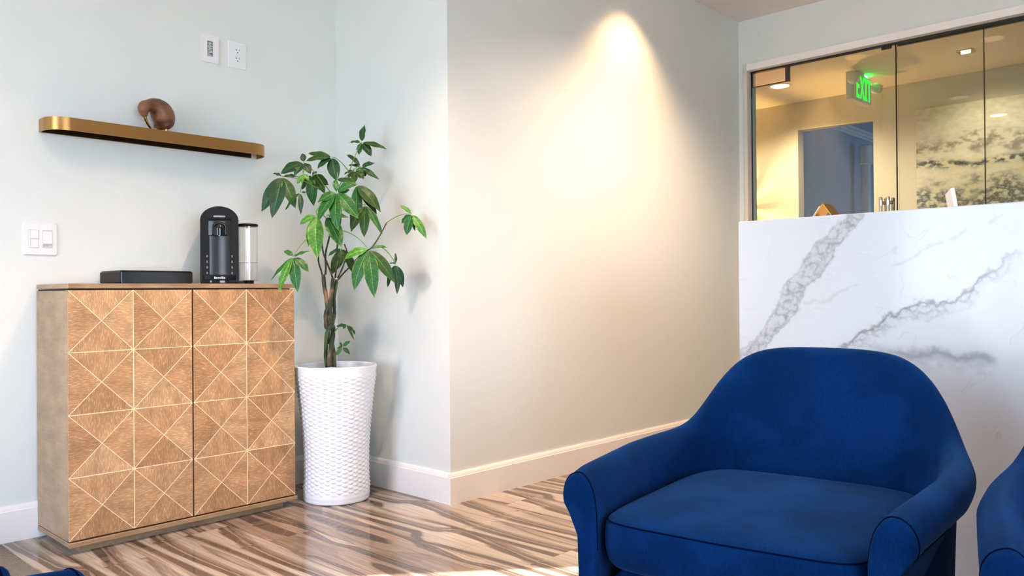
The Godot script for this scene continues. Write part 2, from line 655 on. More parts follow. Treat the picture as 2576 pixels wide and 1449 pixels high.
# ---------------------------------------------------------------- scene
func _ready() -> void:
	rng.seed = 7
	# camera
	var cam := Camera3D.new()
	cam.name = "camera"
	cam.fov = 39.2154
	cam.near = 0.05
	cam.position = V(0, 0.9, 0)
	cam.rotation_degrees = V(0.2618, -46.5345, -0.4644)
	add_child(cam)
	cam.current = true
	# sky, exposure
	var env := Environment.new()
	var sm := ProceduralSkyMaterial.new()
	sm.sky_top_color = c8(142, 174, 222)
	sm.sky_horizon_color = c8(214, 225, 241)
	sm.ground_horizon_color = c8(206, 208, 206)
	sm.ground_bottom_color = c8(170, 168, 162)
	sm.sun_angle_max = 20.0
	sm.energy_multiplier = 1.0
	var sky := Sky.new()
	sky.sky_material = sm
	env.background_mode = Environment.BG_SKY
	env.sky = sky
	env.background_energy_multiplier = SKY_E
	env.tonemap_mode = Environment.TONE_MAPPER_LINEAR
	env.tonemap_exposure = EXPO
	env.sdfgi_enabled = true
	env.ssao_enabled = true
	env.ssil_enabled = true
	var we := WorldEnvironment.new()
	we.name = "environment"
	we.environment = env
	add_child(we)
	# sun, through the glazing in the wall left of the frame
	var sun := DirectionalLight3D.new()
	sun.name = "sun"
	sun.light_color = Color(1.0, 0.97, 0.93)
	sun.light_energy = SUN_E
	sun.light_angular_distance = 0.6
	sun.shadow_enabled = true
	add_child(sun)
	sun.look_at_from_position(Vector3(), V(0.75 * cos(SUN_H), -sin(SUN_H), 0.66 * cos(SUN_H)))
	make_materials()
	setting()
	downlights()
	cabinet()
	armchairs()
	desk()
	wall_things()
	cabinet_top_things()
	planter()
	plant()
	corridor()

# ---------------------------------------------------------------- the room
func setting() -> void:
	var T := 0.12
	# floor slab (seen in the joints) and planks
	var fl := struct("floor", boxes([[V(-2.92, -0.15, ZA - T), V(XD, -0.0025, 3.15)], [V(XD, -0.15, -5.2), V(XE + 0.2, -0.0025, 3.15)]]), M.grout)
	var W := 0.1865
	var L := 1.172
	var g := 0.0007
	var meshes := []
	for k in 6:   # six cuts of the printed grain
		var m := MB.new()
		var u0 := rng.randf() * 0.8
		var v0 := rng.randf()
		var o := [V(g, 0, g), V(W - g, 0, g), V(W - g, 0, L - g), V(g, 0, L - g)]
		var uv := [Vector2(u0, v0), Vector2(u0 + 0.30, v0), Vector2(u0 + 0.30, v0 + 1.0), Vector2(u0, v0 + 1.0)]
		m.poly(o, V(W / 2, -1, L / 2), uv)
		for q in 4:
			var r := (q + 1) % 4
			var dn := V(0, -0.004, 0)
			m.poly([o[q], o[r], o[r] + dn, o[q] + dn], V(W / 2, -0.002, L / 2), [uv[q], uv[r], uv[r], uv[q]])
		meshes.append(m.mesh())
	var k0 := int(floor((-2.8 - 1.897) / W))
	for k in range(k0, 17):
		var x := 1.897 + k * W
		var zj := fposmod(-2.085 + 0.293 * k + 3.40, L) - 3.40
		var z := zj - L
		while z < 3.0:
			if x + W > -2.8 and x < 4.90 and z + L > -3.40 and not (x > XB and z + L < ZC - 0.1):
				part("plank", meshes[rng.randi() % 6], M.floor, fl, V(x, 0, z))
			z += L
	# outer shell: wall behind the cabinet, with floor-length glazing left of the frame
	struct("wall_left", boxes([[V(-2.92, 0, ZA - T), V(W4L, HC, ZA)], [V(W4L, W4H, ZA - T), V(0.11, HC, ZA)], [V(0.11, 0, ZA - T), V(XB + T, HC, ZA)]]), M.paint)
	struct("wall_return", bx(V(XB, 0, ZA), V(XB + T, HC, ZC)), M.paint)
	struct("wall_middle", bx(V(XB + 0.0005, 0, ZC - T), V(XD, HC, ZC - 0.0005)), M.paint)
	struct("wall_window", boxes([[V(-2.92, 0, ZA), V(-2.8, 0.12, 3.0)], [V(-2.92, W1H, ZA), V(-2.8, HC, 3.0)], [V(-2.92, 0.12, ZA), V(-2.8, W1H, W1A)], [V(-2.92, 0.12, W1B), V(-2.8, W1H, 3.0)]]), M.paint)
	struct("wall_rear", boxes([[V(-2.92, 0, 3.0), V(-1.5, HC, 3.12)], [V(-1.5, 0, 3.0), V(W2R, 0.12, 3.12)], [V(-1.5, 2.1, 3.0), V(W2R, HC, 3.12)], [V(W2R, 0, 3.0), V(XE + 0.2, HC, 3.12)]]), M.paint)
	struct("ceiling", boxes([[V(-2.92, HC, ZA - T), V(XD, HC + 0.15, 3.12)], [V(XD, HC, -5.2), V(XE + 0.2, HC + 0.15, 3.12)]]), M.ceiling)
	# wall with the glass doors: stub, header, far part
	struct("wall_right", boxes([[V(XD, 0, ZC - T), V(XD + T, HC, -2.517)], [V(XD, 2.365, -2.517), V(XD + T, HC, 0.9)], [V(XD, 0, 0.9), V(XD + T, HC, 3.0)]]), M.paint)
	struct("wall_hall", bx(V(XD, 0, -5.2), V(XD + T, HC, ZC - T)), M.hall)
	struct("ground_outside", bx(V(-14, -0.3, -14), V(14, -0.16, 14)), M.ground)
	# windows and doors out of frame
	var wf := []
	for z in [W1A, W1B - 0.045, (W1A + W1B) * 0.5]:
		wf.append([V(-2.88, 0.12, z), V(-2.83, W1H, z + 0.045)])
	wf.append([V(-2.88, 0.12, W1A), V(-2.83, 0.165, W1B)])
	wf.append([V(-2.88, W1H - 0.045, W1A), V(-2.83, W1H, W1B)])
	var w1 := struct("window_1", boxes(wf), M.steel)
	for z in [W1A + 0.045, (W1A + W1B) * 0.5 + 0.045]:
		part("pane", bx(V(-2.858, 0.165, z), V(-2.852, W1H - 0.045, z + (W1B - W1A) * 0.5 - 0.0675)), M.pane, w1)
	var d1 := struct("window_4", boxes([[V(W4L, 0, ZA - 0.09), V(W4L + 0.045, W4H, ZA - 0.04)], [V(0.065, 0, ZA - 0.09), V(0.11, W4H, ZA - 0.04)], [V(W4L, W4H - 0.045, ZA - 0.09), V(0.11, W4H, ZA - 0.04)]]), M.steel)
	part("pane", bx(V(W4L + 0.045, 0.0, ZA - 0.068), V(0.065, W4H - 0.045, ZA - 0.062)), M.pane, d1)
	var w2 := struct("window_2", boxes([[V(-1.5, 0.12, 3.03), V(-1.455, 2.1, 3.08)], [V(W2R - 0.045, 0.12, 3.03), V(W2R, 2.1, 3.08)], [V(-1.5, 0.12, 3.03), V(W2R, 0.165, 3.08)], [V(-1.5, 2.055, 3.03), V(W2R, 2.1, 3.08)]]), M.steel)
	part("pane", bx(V(-1.455, 0.165, 3.052), V(W2R - 0.045, 2.055, 3.058)), M.pane, w2)
	# baseboards: board with a stepped, sloped cap
	baseboard("baseboard_left", V(0.115, 0, ZA), V(XB, 0, ZA), V(0, 0, 1))
	baseboard("baseboard_return", V(XB, 0, ZA), V(XB, 0, ZC - 0.0002), V(-1, 0, 0))
	baseboard("baseboard_middle", V(XB - 0.0145, 0, ZC), V(XD, 0, ZC), V(0, 0, 1))
	# white metal track along the glass doors and the trim around the opening
	var tr := struct("trim_1", boxes([[V(XD - 0.02, 2.3215, -2.493), V(XD + 0.09, 2.3648, 0.9)]], 0.001), M.trim)
	part("track", boxes([[V(XD + 0.028, 2.312, -2.49), V(XD + 0.058, 2.3225, 0.88)], [V(XD + 0.066, 2.306, -1.59), V(XD + 0.086, 2.3225, 0.88)]]), M.gasket, tr)
	struct("trim_2", boxes([[V(XD - 0.015, 0, -2.517), V(XD + 0.105, 2.3648, -2.493)]], 0.001), M.hall)

func baseboard(called: String, a: Vector3, b: Vector3, out: Vector3) -> void:
	var prof := [[0.0, 0.0], [0.0145, 0.0], [0.0145, 0.112], [0.0120, 0.1145], [0.0120, 0.1165], [0.0095, 0.1245], [0.0055, 0.1318], [0.0, 0.1318]]
	var m := MB.new()
	var mid := (a + b) * 0.5 + out * 0.005 + V(0, 0.06, 0)
	var e0 := []
	var e1 := []
	for i in prof.size():
		var p0: Vector3 = out * prof[i][0] + V(0, prof[i][1], 0)
		e0.append(a + p0); e1.append(b + p0)
	for i in prof.size() - 1:
		m.poly([e0[i], e0[i + 1], e1[i + 1], e1[i]], mid)
	m.poly(e0, mid); m.poly(e1, mid)
	struct(called, m.mesh(), M.trim)

# ---------------------------------------------------------------- ceiling lights
func downlight(at: Vector3, energy: float, color: Color, angle: float, label: String, lens_glow: float) -> void:
	var t := thing("downlight", label, "ceiling light", at, 0.0, "recessed ceiling lights")
	var m := MB.new()
	m.lathe([Vector2(0.075, 0.0), Vector2(0.080, -0.004), Vector2(0.098, -0.004), Vector2(0.102, 0.0), Vector2(0.075, 0.0)], 40)
	part("trim_ring", m.mesh(), M.trim, t)
	var k := MB.new()
	k.lathe([Vector2(0.0005, -0.002), Vector2(0.075, -0.002), Vector2(0.075, -0.0005), Vector2(0.0005, -0.0005)], 40)
	part("lens", k.mesh(), glow(color, lens_glow), t)
	var s := SpotLight3D.new()
	s.name = "lamp"
	s.light_color = color
	s.light_energy = energy
	s.spot_range = 12.0
	s.spot_attenuation = 2.0
	s.spot_angle = angle
	s.spot_angle_attenuation = 0.8
	s.light_size = 0.03
	s.shadow_enabled = true
	t.add_child(s)
	s.position = V(0, -0.035, 0)
	s.rotation_degrees = V(-90, 0, 0)

func downlights() -> void:
	var warm := Color(1.0, 0.85, 0.72)
	downlight(V(3.60, HC, -2.31), DL_C, Color(1.0, 0.80, 0.58), 50.0, "recessed ceiling light close to the beige wall, casting its bright scallop", 1.5)
	downlight(V(0.50, HC, -2.05), DL_A, warm, 62.0, "recessed ceiling light in front of the cabinet wall, mirrored in the glass door", 14.0)
	downlight(V(1.62, HC, -2.12), DL_B, warm, 50.0, "recessed ceiling light in front of the cabinet and planter", 1.5)
	downlight(V(3.4, HC, -1.45), DL_M, warm, 70.0, "recessed ceiling light in front of the beige wall near the desk end", 1.5)
	downlight(V(1.2, HC, 1.2), DL_M * 0.5, warm, 62.0, "recessed ceiling light near the rear window", 6.0)

# ---------------------------------------------------------------- cabinet
func cabinet() -> void:
	var x0 := 0.969
	var x1 := 1.8565
	var zb := ZA + 0.016
	var zf := -3.031
	var t := thing("cabinet", "oak cabinet with triangle inlay doors below the brass shelf", "cabinet", V(x0, 0, zb))
	var o := V(x0, 0, zb)
	part("top_board", bx(V(x0, 0.9235, zb) - o, V(x1, 0.941, zf + 0.003) - o, 0.0012), M.oakcase, t)
	part("bottom_board", bx(V(x0, 0.0275, zb) - o, V(x1 + 0.004, 0.0440, zf + 0.006) - o, 0.0012), M.oakcase, t)
	part("plinth", bx(V(x0 + 0.045, 0.0, zb + 0.02) - o, V(x1 - 0.045, 0.0275, zf - 0.028) - o), M.oakcase, t)
	part("case_side", bx(V(x0 + 0.0005, 0.0465, zb) - o, V(x0 + 0.019, 0.9165, zf - 0.0215) - o, 0.0008), M.oakcase, t)
	part("case_side", bx(V(x1 - 0.019, 0.0465, zb) - o, V(x1 - 0.0005, 0.9165, zf - 0.0215) - o, 0.0008), M.oakcase, t)
	part("case_back", boxes([[V(x0 + 0.019, 0.0465, zb) - o, V(x1 - 0.019, 0.9165, zb + 0.008) - o], [V(x0 + 0.019, 0.0465, zf - 0.04) - o, V(x1 - 0.019, 0.9165, zf - 0.026) - o], [V(x0 + 0.006, 0.9165, zb) - o, V(x1 - 0.006, 0.922, zf - 0.03) - o]]), M.slot, t)
	var cw := 0.2196
	var rh := 0.2172
	var y0 := 0.0490
	for dd in 2:
		var dx := x0 + 0.0005 + dd * (2.0 * cw + 0.0058)
		var door := part("door", bx(V(dx, y0, zf - 0.0205) - o, V(dx + 2.0 * cw, y0 + 4.0 * rh, zf - 0.0022) - o, 0.0008), M.oakcase, t)
		for c in 2:
			for r in 4:
				var a := Vector2(dx + c * cw - o.x, y0 + r * rh)
				var b := a + Vector2(cw, rh)
				var mid := (a + b) * 0.5
				var cs := [a, Vector2(b.x, a.y), b, Vector2(a.x, b.y)]
				for k in 4:
					var q := PackedVector2Array([cs[k], cs[(k + 1) % 4], mid])
					_veneer(door, q, zf - o.z, k % 2 == 1)
		# pale inlay strips in the joints
		var xs := dx - o.x
		for r in range(1, 4):
			part("inlay_strip", bx(V(xs, y0 + r * rh - 0.0014, zf - o.z - 0.003), V(xs + 2.0 * cw, y0 + r * rh + 0.0014, zf - o.z + 0.0006)), M.inlay, door)
		part("inlay_strip", bx(V(xs + cw - 0.0014, y0, zf - o.z - 0.003), V(xs + cw + 0.0014, y0 + 4.0 * rh, zf - o.z + 0.0007)), M.inlay, door)
		for c in 2:
			for r in 4:
				for s in [0, 1]:
					var p0 := Vector2(xs + c * cw, y0 + (r + s) * rh)
					var p1 := Vector2(xs + (c + 1) * cw, y0 + (r + 1 - s) * rh)
					var d := (p1 - p0).normalized()
					var nn := Vector2(-d.y, d.x) * 0.0011
					p0 += d * 0.002
					p1 -= d * 0.002
					var m := MB.new()
					m.slab(PackedVector2Array([p0 + nn, p1 + nn, p1 - nn, p0 - nn]), zf - o.z - 0.003, zf - o.z + 0.0004 + 0.0001 * s)
					part("inlay_strip", m.mesh(), M.inlay, door)

func _veneer(door: Node, q: PackedVector2Array, z: float, sideways: bool) -> void:
	var m := MB.new()
	m.slab(q, z - 0.0024, z, 0.0012, false)
	# grain across the piece: texture space turned by the piece's direction
	var off := Vector2(rng.randf(), rng.randf())
	for i in m.t.size():
		var w := m.t[i] * 2.6
		m.t[i] = off + (Vector2(w.x, w.y) if sideways else Vector2(w.y, w.x)).rotated(0.07 * sin(off.x * 40.0))
	part("veneer_triangle", m.mesh(), M["oak%d" % [0, 1, 2, 0][rng.randi() % 4]], door)

# ---------------------------------------------------------------- armchairs
func chair_height(t: float) -> float:
	return polyx([[0.0, 0.556], [0.06, 0.563], [0.56, 0.566], [0.625, 0.578], [0.66, 0.598], [0.69, 0.622], [0.75, 0.675], [0.81, 0.719], [0.875, 0.746], [0.94, 0.757], [1.0, 0.760]], t)

func chair_plan(t: float) -> Vector2:
	if t < 0.45:
		var s := t / 0.45
		return Vector2(-(0.272 + 0.033 * pow(s, 0.9)), 0.30 - 0.294 * s)
	var a := (t - 0.45) / 0.55 * PI * 0.5
	return Vector2(-0.305 * pow(maxf(cos(a), 0.0), 2.0 / 3.4), 0.006 - 0.406 * pow(maxf(sin(a), 0.0), 2.0 / 3.4))

func armchair(label: String) -> Node3D:
	var t := thing("armchair", label, "armchair", Vector3(), 0.0, "blue velvet armchairs in the waiting area")
	var arm := [Vector2(-0.039, 0.26), Vector2(-0.037, 0.36), Vector2(-0.036, 0.44), Vector2(-0.034, -0.066), Vector2(-0.027, -0.030), Vector2(-0.012, -0.006), Vector2(0.004, 0.0), Vector2(0.024, -0.010), Vector2(0.035, -0.032), Vector2(0.033, -0.056), Vector2(0.018, -0.072), Vector2(0.004, -0.082), Vector2(-0.002, 0.36), Vector2(-0.008, 0.20), Vector2(-0.024, 0.045)]
	var back := [Vector2(-0.150, 0.26), Vector2(-0.135, 0.36), Vector2(-0.118, 0.46), Vector2(-0.062, -0.110), Vector2(-0.042, -0.050), Vector2(-0.024, -0.012), Vector2(0.0, 0.0), Vector2(0.022, -0.012), Vector2(0.036, -0.045), Vector2(0.042, -0.100), Vector2(0.046, -0.180), Vector2(0.046, -0.260), Vector2(0.040, 0.36), Vector2(0.020, 0.20), Vector2(-0.014, 0.045)]
	var rows := []
	var N := 130
	for i in range(-N, N + 1):
		var s := absf(i) / N
		var tt := 1.0 - s
		var tp := 1.0 - pow(s, 1.0)
		var pl := chair_plan(tp)
		if i > 0:
			pl.x = -pl.x
		var h := (chair_height(tt - 0.035) + chair_height(tt - 0.018) + 2.0 * chair_height(tt) + chair_height(tt + 0.018) + chair_height(tt + 0.035)) / 6.0
		var b := smoothstep(0.60, 0.745, h)
		var hb := smoothstep(0.55, 0.80, tt)
		b = maxf(b, hb * 0.55)
		var cen := Vector2(0, clampf(pl.y, -0.10, 0.40))
		var out := (pl - cen).normalized()
		var row := PackedVector3Array()
		var ctl := []
		for k in arm.size():
			var av: Vector2 = arm[k]
			var bv: Vector2 = back[k]
			var ay := av.y if (k < 3 or k > 11) else h + av.y
			var by := bv.y if (k < 3 or k > 11) else h + bv.y
			var w := av.lerp(bv, b)
			w.y = lerpf(ay, by, b)
			ctl.append(w)
		# a spline through the section
		for k in ctl.size():
			var p0: Vector2 = ctl[maxi(k - 1, 0)]
			var p1: Vector2 = ctl[k]
			var p2: Vector2 = ctl[mini(k + 1, ctl.size() - 1)]
			var p3: Vector2 = ctl[mini(k + 2, ctl.size() - 1)]
			for f in (3 if k < ctl.size() - 1 else 1):
				var u := f / 3.0
				var q := 0.5 * (2.0 * p1 + (p2 - p0) * u + (2.0 * p0 - 5.0 * p1 + 4.0 * p2 - p3) * u * u + (3.0 * p1 - p0 - 3.0 * p2 + p3) * u * u * u)
				row.append(V(pl.x + out.x * q.x, q.y, pl.y + out.y * q.x))
		rows.append(row)
	var m := MB.new()
	# pillow-shaped arm fronts
	for e in [0, 1]:
		var ring: PackedVector3Array = rows[0] if e == 0 else rows[-1]
		var c := Vector3()
		for q in ring:
			c += q
		c /= ring.size()
		var extra := []
		for st in [[0.97, 0.007], [0.90, 0.012], [0.6, 0.016], [0.0, 0.017]]:
			var rr := PackedVector3Array()
			for q in ring:
				var v: Vector3 = c + (q - c) * st[0]
				if st[0] > 0.5:
					v.y = lerpf(q.y, v.y, 0.6)
				rr.append(v + V(0, 0, st[1]))
			extra.append(rr)
		if e == 0:
			for rr in extra:
				rows.push_front(rr)
		else:
			for rr in extra:
				rows.append(rr)
	# turned away from the middle of the shell, section by section
	m.grid_tube(rows)
	part("shell", m.mesh(), M.velvet, t)
	# seams where the arm fronts are sewn on
	for e in [4, rows.size() - 5]:
		var w := MB.new()
		var pts := []
		for k in range(8, 38):
			pts.append(rows[e][k] + V(0, 0, 0.001))
		w.tube(pts, [0.0014], 6)
		part("seam", w.mesh(), M.seam, t)
	# cushion
	var outline := PackedVector2Array()
	for k in 72:
		var a := TAU * k / 72.0
		var cx := signf(cos(a)) * pow(absf(cos(a)), 0.20)
		var cz := signf(sin(a)) * pow(absf(sin(a)), 0.20 if sin(a) > 0 else 0.5)
		var z := 0.02 + cz * 0.288 + (0.014 * (1.0 - cx * cx) if cz > 0 else -0.02 * (1.0 - cx * cx))
		var xx := cx * (0.240 + 0.012 * clampf(-cz, 0, 1))
		outline.append(Vector2(xx, z))
	var cr := []
	for st in [[0.0, 0.382], [0.90, 0.384], [0.960, 0.389], [0.985, 0.399], [1.0, 0.420], [1.003, 0.445], [0.996, 0.466], [0.982, 0.474], [0.95, 0.480], [0.86, 0.487], [0.72, 0.492], [0.5, 0.496], [0.25, 0.498], [0.0, 0.498]]:
		var row := PackedVector3Array()
		for q in outline:
			var v: Vector2 = Vector2(0, 0.02) + (q - Vector2(0, 0.02)) * st[0]
			row.append(V(v.x, st[1] - 0.012 * clampf((-v.y) / 0.3, 0, 1), v.y))
		cr.append(row)
	var cm := MB.new()
	cm.grid(cr, true, false)
	var cu := part("seat_cushion", cm.mesh(), M.velvet, t)
	var sp := []
	for q in outline:
		var v := Vector2(0, 0.02) + (q - Vector2(0, 0.02)) * 0.987
		sp.append(V(v.x, 0.4730 - 0.012 * clampf((-v.y) / 0.3, 0, 1), v.y))
	sp.append(sp[0])
	var wm := MB.new()
	wm.tube(sp, [0.0014], 6)
	part("seam", wm.mesh(), M.seam, cu)
	part("front_rail", bx(V(-0.222, 0.05, -0.25), V(0.222, 0.378, 0.285), 0.02), M.velvet, t)
	var bm := MB.new()
	bm.lathe([Vector2(0.001, 0.0), Vector2(0.22, 0.0), Vector2(0.225, 0.01), Vector2(0.22, 0.03), Vector2(0.06, 0.04), Vector2(0.05, 0.06), Vector2(0.001, 0.06)], 40)
	part("swivel_base", bm.mesh(), M.black, t)
	return t

func armchairs() -> void:
	var a := armchair("whole blue velvet armchair with a loose seat cushion, standing before the marble desk")
	a.position = V(1.535, 0, -0.735)
	a.rotation_degrees.y = -82.0
	var rest := [
		["blue velvet armchair cut off by the right edge of the photo, only its arm showing", V(1.555, 0, -0.03), -82.0],
		["blue velvet armchair below the frame, its arm end showing at the bottom left", V(0.128, 0.012, -0.716), 106.0],
		["blue velvet armchair in the bottom left corner, its arm tip over the grey rug", V(-0.007, 0.012, -1.425), 88.0]]
	for r in rest:
		var c: Node3D = a.duplicate()
		c.name = numbered("armchair")
		add_child(c)
		c.position = r[1]
		c.rotation_degrees.y = r[2]
		c.set_meta("label", r[0])
	var rug := part("rug", bx(V(-1.55, 0.0, -3.34), V(0.842, 0.012, 0.6), 0.004), M.rug, self)
	tag(rug, "grey brown woven rug at the bottom left of the floor", "rug")

# ---------------------------------------------------------------- desk
func desk() -> void:
	var x := 2.287
	var z0 := -1.206
	var z1 := 0.894
	var t := thing("reception_desk", "white marble reception desk with grey veins behind the armchair", "desk", V(x, 0, z0))
	var m := MB.new()
	m.box(V(0, 0, 0), V(0.02, 1.11, z1 - z0), 0.0025)
	for i in m.t.size():   # the stone's pattern runs along the desk
		var q := m.p[i]
		m.t[i] = Vector2(clampf(q.z / 2.1, 0.002, 0.998), clampf(1.0 - q.y / 1.11, 0.002, 0.998))
	part("front_panel", m.mesh(), M.marble, t)
	part("top_slab", bx(V(0.0205, 1.09, 0.0), V(0.34, 1.11, z1 - z0), 0.002), M.stone, t)
	part("end_panel", bx(V(0.0205, 0, 0.0), V(0.70, 1.0895, 0.02), 0.002), M.stone, t)
	part("end_panel", bx(V(0.0205, 0, z1 - z0 - 0.02), V(0.70, 1.0895, z1 - z0), 0.002), M.stone, t)
	part("worktop", bx(V(0.022, 0.72, 0.021), V(0.70, 0.75, z1 - z0 - 0.021), 0.002), M.stone, t)
	# folded card holder: white card leaning on a brass frame
	var c := thing("card_stand", "small gold tent-shaped stand with a white card on the marble desk", "card stand", V(2.437, 1.11, -0.99))
	for s in [-1.0, 1.0]:
		var b := MB.new()
		b.xf = Transform3D(Basis(Vector3(1, 0, 0), s * 0.60), V(0, 0, 0))
		b.box(V(-0.035, 0.002, -0.0016 - 0.0), V(0.035, 0.0585, 0.0016), 0.0004)
		for i in b.p.size():
			b.p[i] += V(0, -0.0006, -s * 0.0325)
		part("gold_leg", b.mesh(), M.gold, c)
	var w := MB.new()
	w.xf = Transform3D(Basis(Vector3(1, 0, 0), 0.60), V(0, 0, 0))
	w.box(V(-0.03, 0.002, -0.0016), V(0.03, 0.048, 0.0010), 0.0003)
	for i in w.p.size():
		w.p[i] += V(0, 0, -0.0385)
	part("card", w.mesh(), M.white, c)
	# white tablet-like screen seen from its edge
	var k := thing("display_stand", "slim white screen standing edge-on on the marble desk", "screen", V(2.437, 1.11, -0.643))
	var b := MB.new()
	b.xf = Transform3D(Basis(Vector3(1, 0, 0), -0.16) * Basis(Vector3(0, 1, 0), 0.42), V(0, 0, 0))
	b.box(V(-0.045, 0.0015, -0.005), V(0.045, 0.058, 0.005), 0.002)
	part("screen", b.mesh(), M.white, k)
	part("foot", bx(V(-0.01, 0.0, 0.0), V(0.06, 0.008, 0.03), 0.002), M.white, k)

# ---------------------------------------------------------------- things on the cabinet wall
func rrect(x0: float, y0: float, x1: float, y1: float, r: float, n := 5) -> PackedVector2Array:
	var o := PackedVector2Array()
	for c in [[x1 - r, y1 - r, 0.0], [x0 + r, y1 - r, 90.0], [x0 + r, y0 + r, 180.0], [x1 - r, y0 + r, 270.0]]:
		for k in n + 1:
			var a := deg_to_rad(c[2] + 90.0 * k / n)
			o.append(Vector2(c[0] + cos(a) * r, c[1] + sin(a) * r))
	return o

func slabm(o: PackedVector2Array, z0: float, z1: float, w := 0.0) -> ArrayMesh:
	var m := MB.new()
	m.slab(o, z0, z1, w)
	return m.mesh()

func disc(c: Vector2, r: float, n := 20) -> PackedVector2Array:
	var o := PackedVector2Array()
	for k in n:
		o.append(c + Vector2(cos(TAU * k / n), sin(TAU * k / n)) * r)
	return o

func text(s: String, size: float, depth := 0.0006, weight := 700) -> TextMesh:
	var f := SystemFont.new()
	f.font_names = PackedStringArray(["Droid Sans"])
	f.font_weight = weight
	var m := TextMesh.new()
	m.font = f
	m.text = s
	m.font_size = 64
	m.pixel_size = size / 64.0
	m.depth = depth
	return m

func wall_things() -> void:
	# two-gang switch
	var t := thing("switch_plate", "white double light switch on the wall left of the cabinet top", "light switch", V(0.9865, 1.1125, ZA))
	part("plate", slabm(rrect(-0.0585, -0.0612, 0.0585, 0.0612, 0.008), 0.0, 0.006, 0.003), M.white, t)
	for s in [-1.0, 1.0]:
		part("device_frame", slabm(rrect(s * 0.0232 - 0.0178, -0.0345, s * 0.0232 + 0.0178, 0.0345, 0.001, 2), 0.0055, 0.0066, 0.0004), mt(c8(196, 196, 196), 0.4), t)
		for y in [-0.049, 0.049]:
			part("screw", slabm(disc(Vector2(s * 0.0232, y), 0.0036), 0.0055, 0.0069, 0.0006), M.white, t)
	part("switch_bar", slabm(rrect(-0.0395, -0.032, -0.0345, 0.032, 0.0006, 2), 0.006, 0.0080, 0.0006), M.white, t)
	part("rocker", slabm(rrect(-0.0335, 0.0015, -0.0070, 0.0325, 0.001, 2), 0.006, 0.0086, 0.0008), M.white, t)
	part("rocker", slabm(rrect(-0.0335, -0.0325, -0.0070, -0.0015, 0.001, 2), 0.006, 0.0086, 0.0008), M.white, t)
	var pd := MB.new()
	pd.poly([V(0.0075, 0.0295, 0.0070), V(0.0390, 0.0295, 0.0070), V(0.0390, -0.0175, 0.0115), V(0.0075, -0.0175, 0.0115)], V(0.023, 0, 0))
	pd.poly([V(0.0075, -0.0175, 0.0115), V(0.0390, -0.0175, 0.0115), V(0.0390, -0.0205, 0.006), V(0.0075, -0.0205, 0.006)], V(0.023, 0, 0))
	pd.poly([V(0.0075, 0.0295, 0.0070), V(0.0075, -0.0175, 0.0115), V(0.0075, -0.0205, 0.006), V(0.0075, 0.0305, 0.006)], V(0.023, 0, 0))
	pd.poly([V(0.0390, 0.0295, 0.0070), V(0.0390, -0.0175, 0.0115), V(0.0390, -0.0205, 0.006), V(0.0390, 0.0305, 0.006)], V(0.023, 0, 0))
	part("paddle", pd.mesh(), M.white, t)
	part("slider_slot", bx(V(0.0085, -0.0262, 0.006), V(0.038, -0.0245, 0.0068)), M.grey, t)
	part("slider", bx(V(0.028, -0.0285, 0.0062), V(0.036, -0.0255, 0.0085), 0.0005), M.white, t)
	# cable pass-through with bristles
	var a := thing("cable_plate", "white square-cornered cable plate with a bristle slot, left of the outlet", "wall plate", V(1.6585, 1.971, ZA))
	var fr := MB.new()
	for q in [[-0.0385, -0.060, -0.0145, 0.060], [0.0125, -0.060, 0.0385, 0.060], [-0.0145, 0.0335, 0.0125, 0.060], [-0.0145, -0.060, 0.0125, -0.0335]]:
		fr.box(V(q[0], q[1], 0), V(q[2], q[3], 0.0065))
	part("plate", fr.mesh(), M.white, a)
	part("slot_back", bx(V(-0.0145, -0.0335, 0.0002), V(0.0125, 0.0335, 0.0012)), M.grey, a)
	var bs := MB.new()
	for k in 90:
		var y := rng.randf_range(-0.033, 0.029)
		var x := rng.randf_range(-0.0143, 0.002)
		bs.box(V(x, y, 0.0013), V(x + rng.randf_range(0.006, 0.013), y + 0.0008, rng.randf_range(0.003, 0.0062)))
	var bo := part("bristles", bs.mesh(), M.whiteg, a)
	bo.set_meta("kind", "stuff")
	for y in [-0.048, 0.048]:
		part("screw", slabm(disc(Vector2(0.0, y), 0.0026, 14), 0.006, 0.0072, 0.0004), M.whiteg, a)
	# duplex outlet
	var b := thing("power_outlet", "white round-cornered double power outlet high on the wall", "power outlet", V(1.7858, 1.970, ZA))
	part("plate", slabm(rrect(-0.0440, -0.0612, 0.0440, 0.0612, 0.007), 0.0, 0.0055, 0.0028), M.whiteg, b)
	part("screw", slabm(disc(Vector2(0, 0), 0.0030, 14), 0.005, 0.0062, 0.0004), M.whiteg, b)
	for y in [0.0185, -0.0185]:
		var soc := part("socket", slabm(disc(Vector2(0, y), 0.0165, 32), 0.005, 0.0068, 0.0006), M.white, b)
		part("slot", boxes([[V(-0.0105, y + 0.0005, 0.0062), V(-0.0038, y + 0.0025, 0.0071)], [V(-0.0085, y + 0.0005, 0.0062), V(-0.0066, y + 0.0085, 0.0071)]]), M.slot, soc)
		part("slot", bx(V(0.0055, y - 0.0005, 0.0062), V(0.0072, y + 0.0080, 0.0071)), M.slot, soc)
		part("slot", slabm(disc(Vector2(-0.0005, y - 0.0088), 0.0027, 14), 0.0062, 0.0071), M.slot, soc)
	# brass shelf: a folded band with rounded ends round a recessed board
	var s := thing("brass_shelf", "long brushed brass wall shelf with rounded ends above the cabinet", "shelf", V(0.984, 1.514, ZA))
	var sl := 0.896
	var sd := 0.122
	var sh := 0.0485
	var r := 0.075
	var path := []
	path.append(Vector2(0.0, 0.0))
	for k in 13:
		var an := PI * 0.5 * k / 12.0
		path.append(Vector2(r - cos(an) * r, sd - r + sin(an) * r))
	for k in 13:
		var an := PI * 0.5 * k / 12.0
		path.append(Vector2(sl - r + sin(an) * r, sd - r + cos(an) * r))
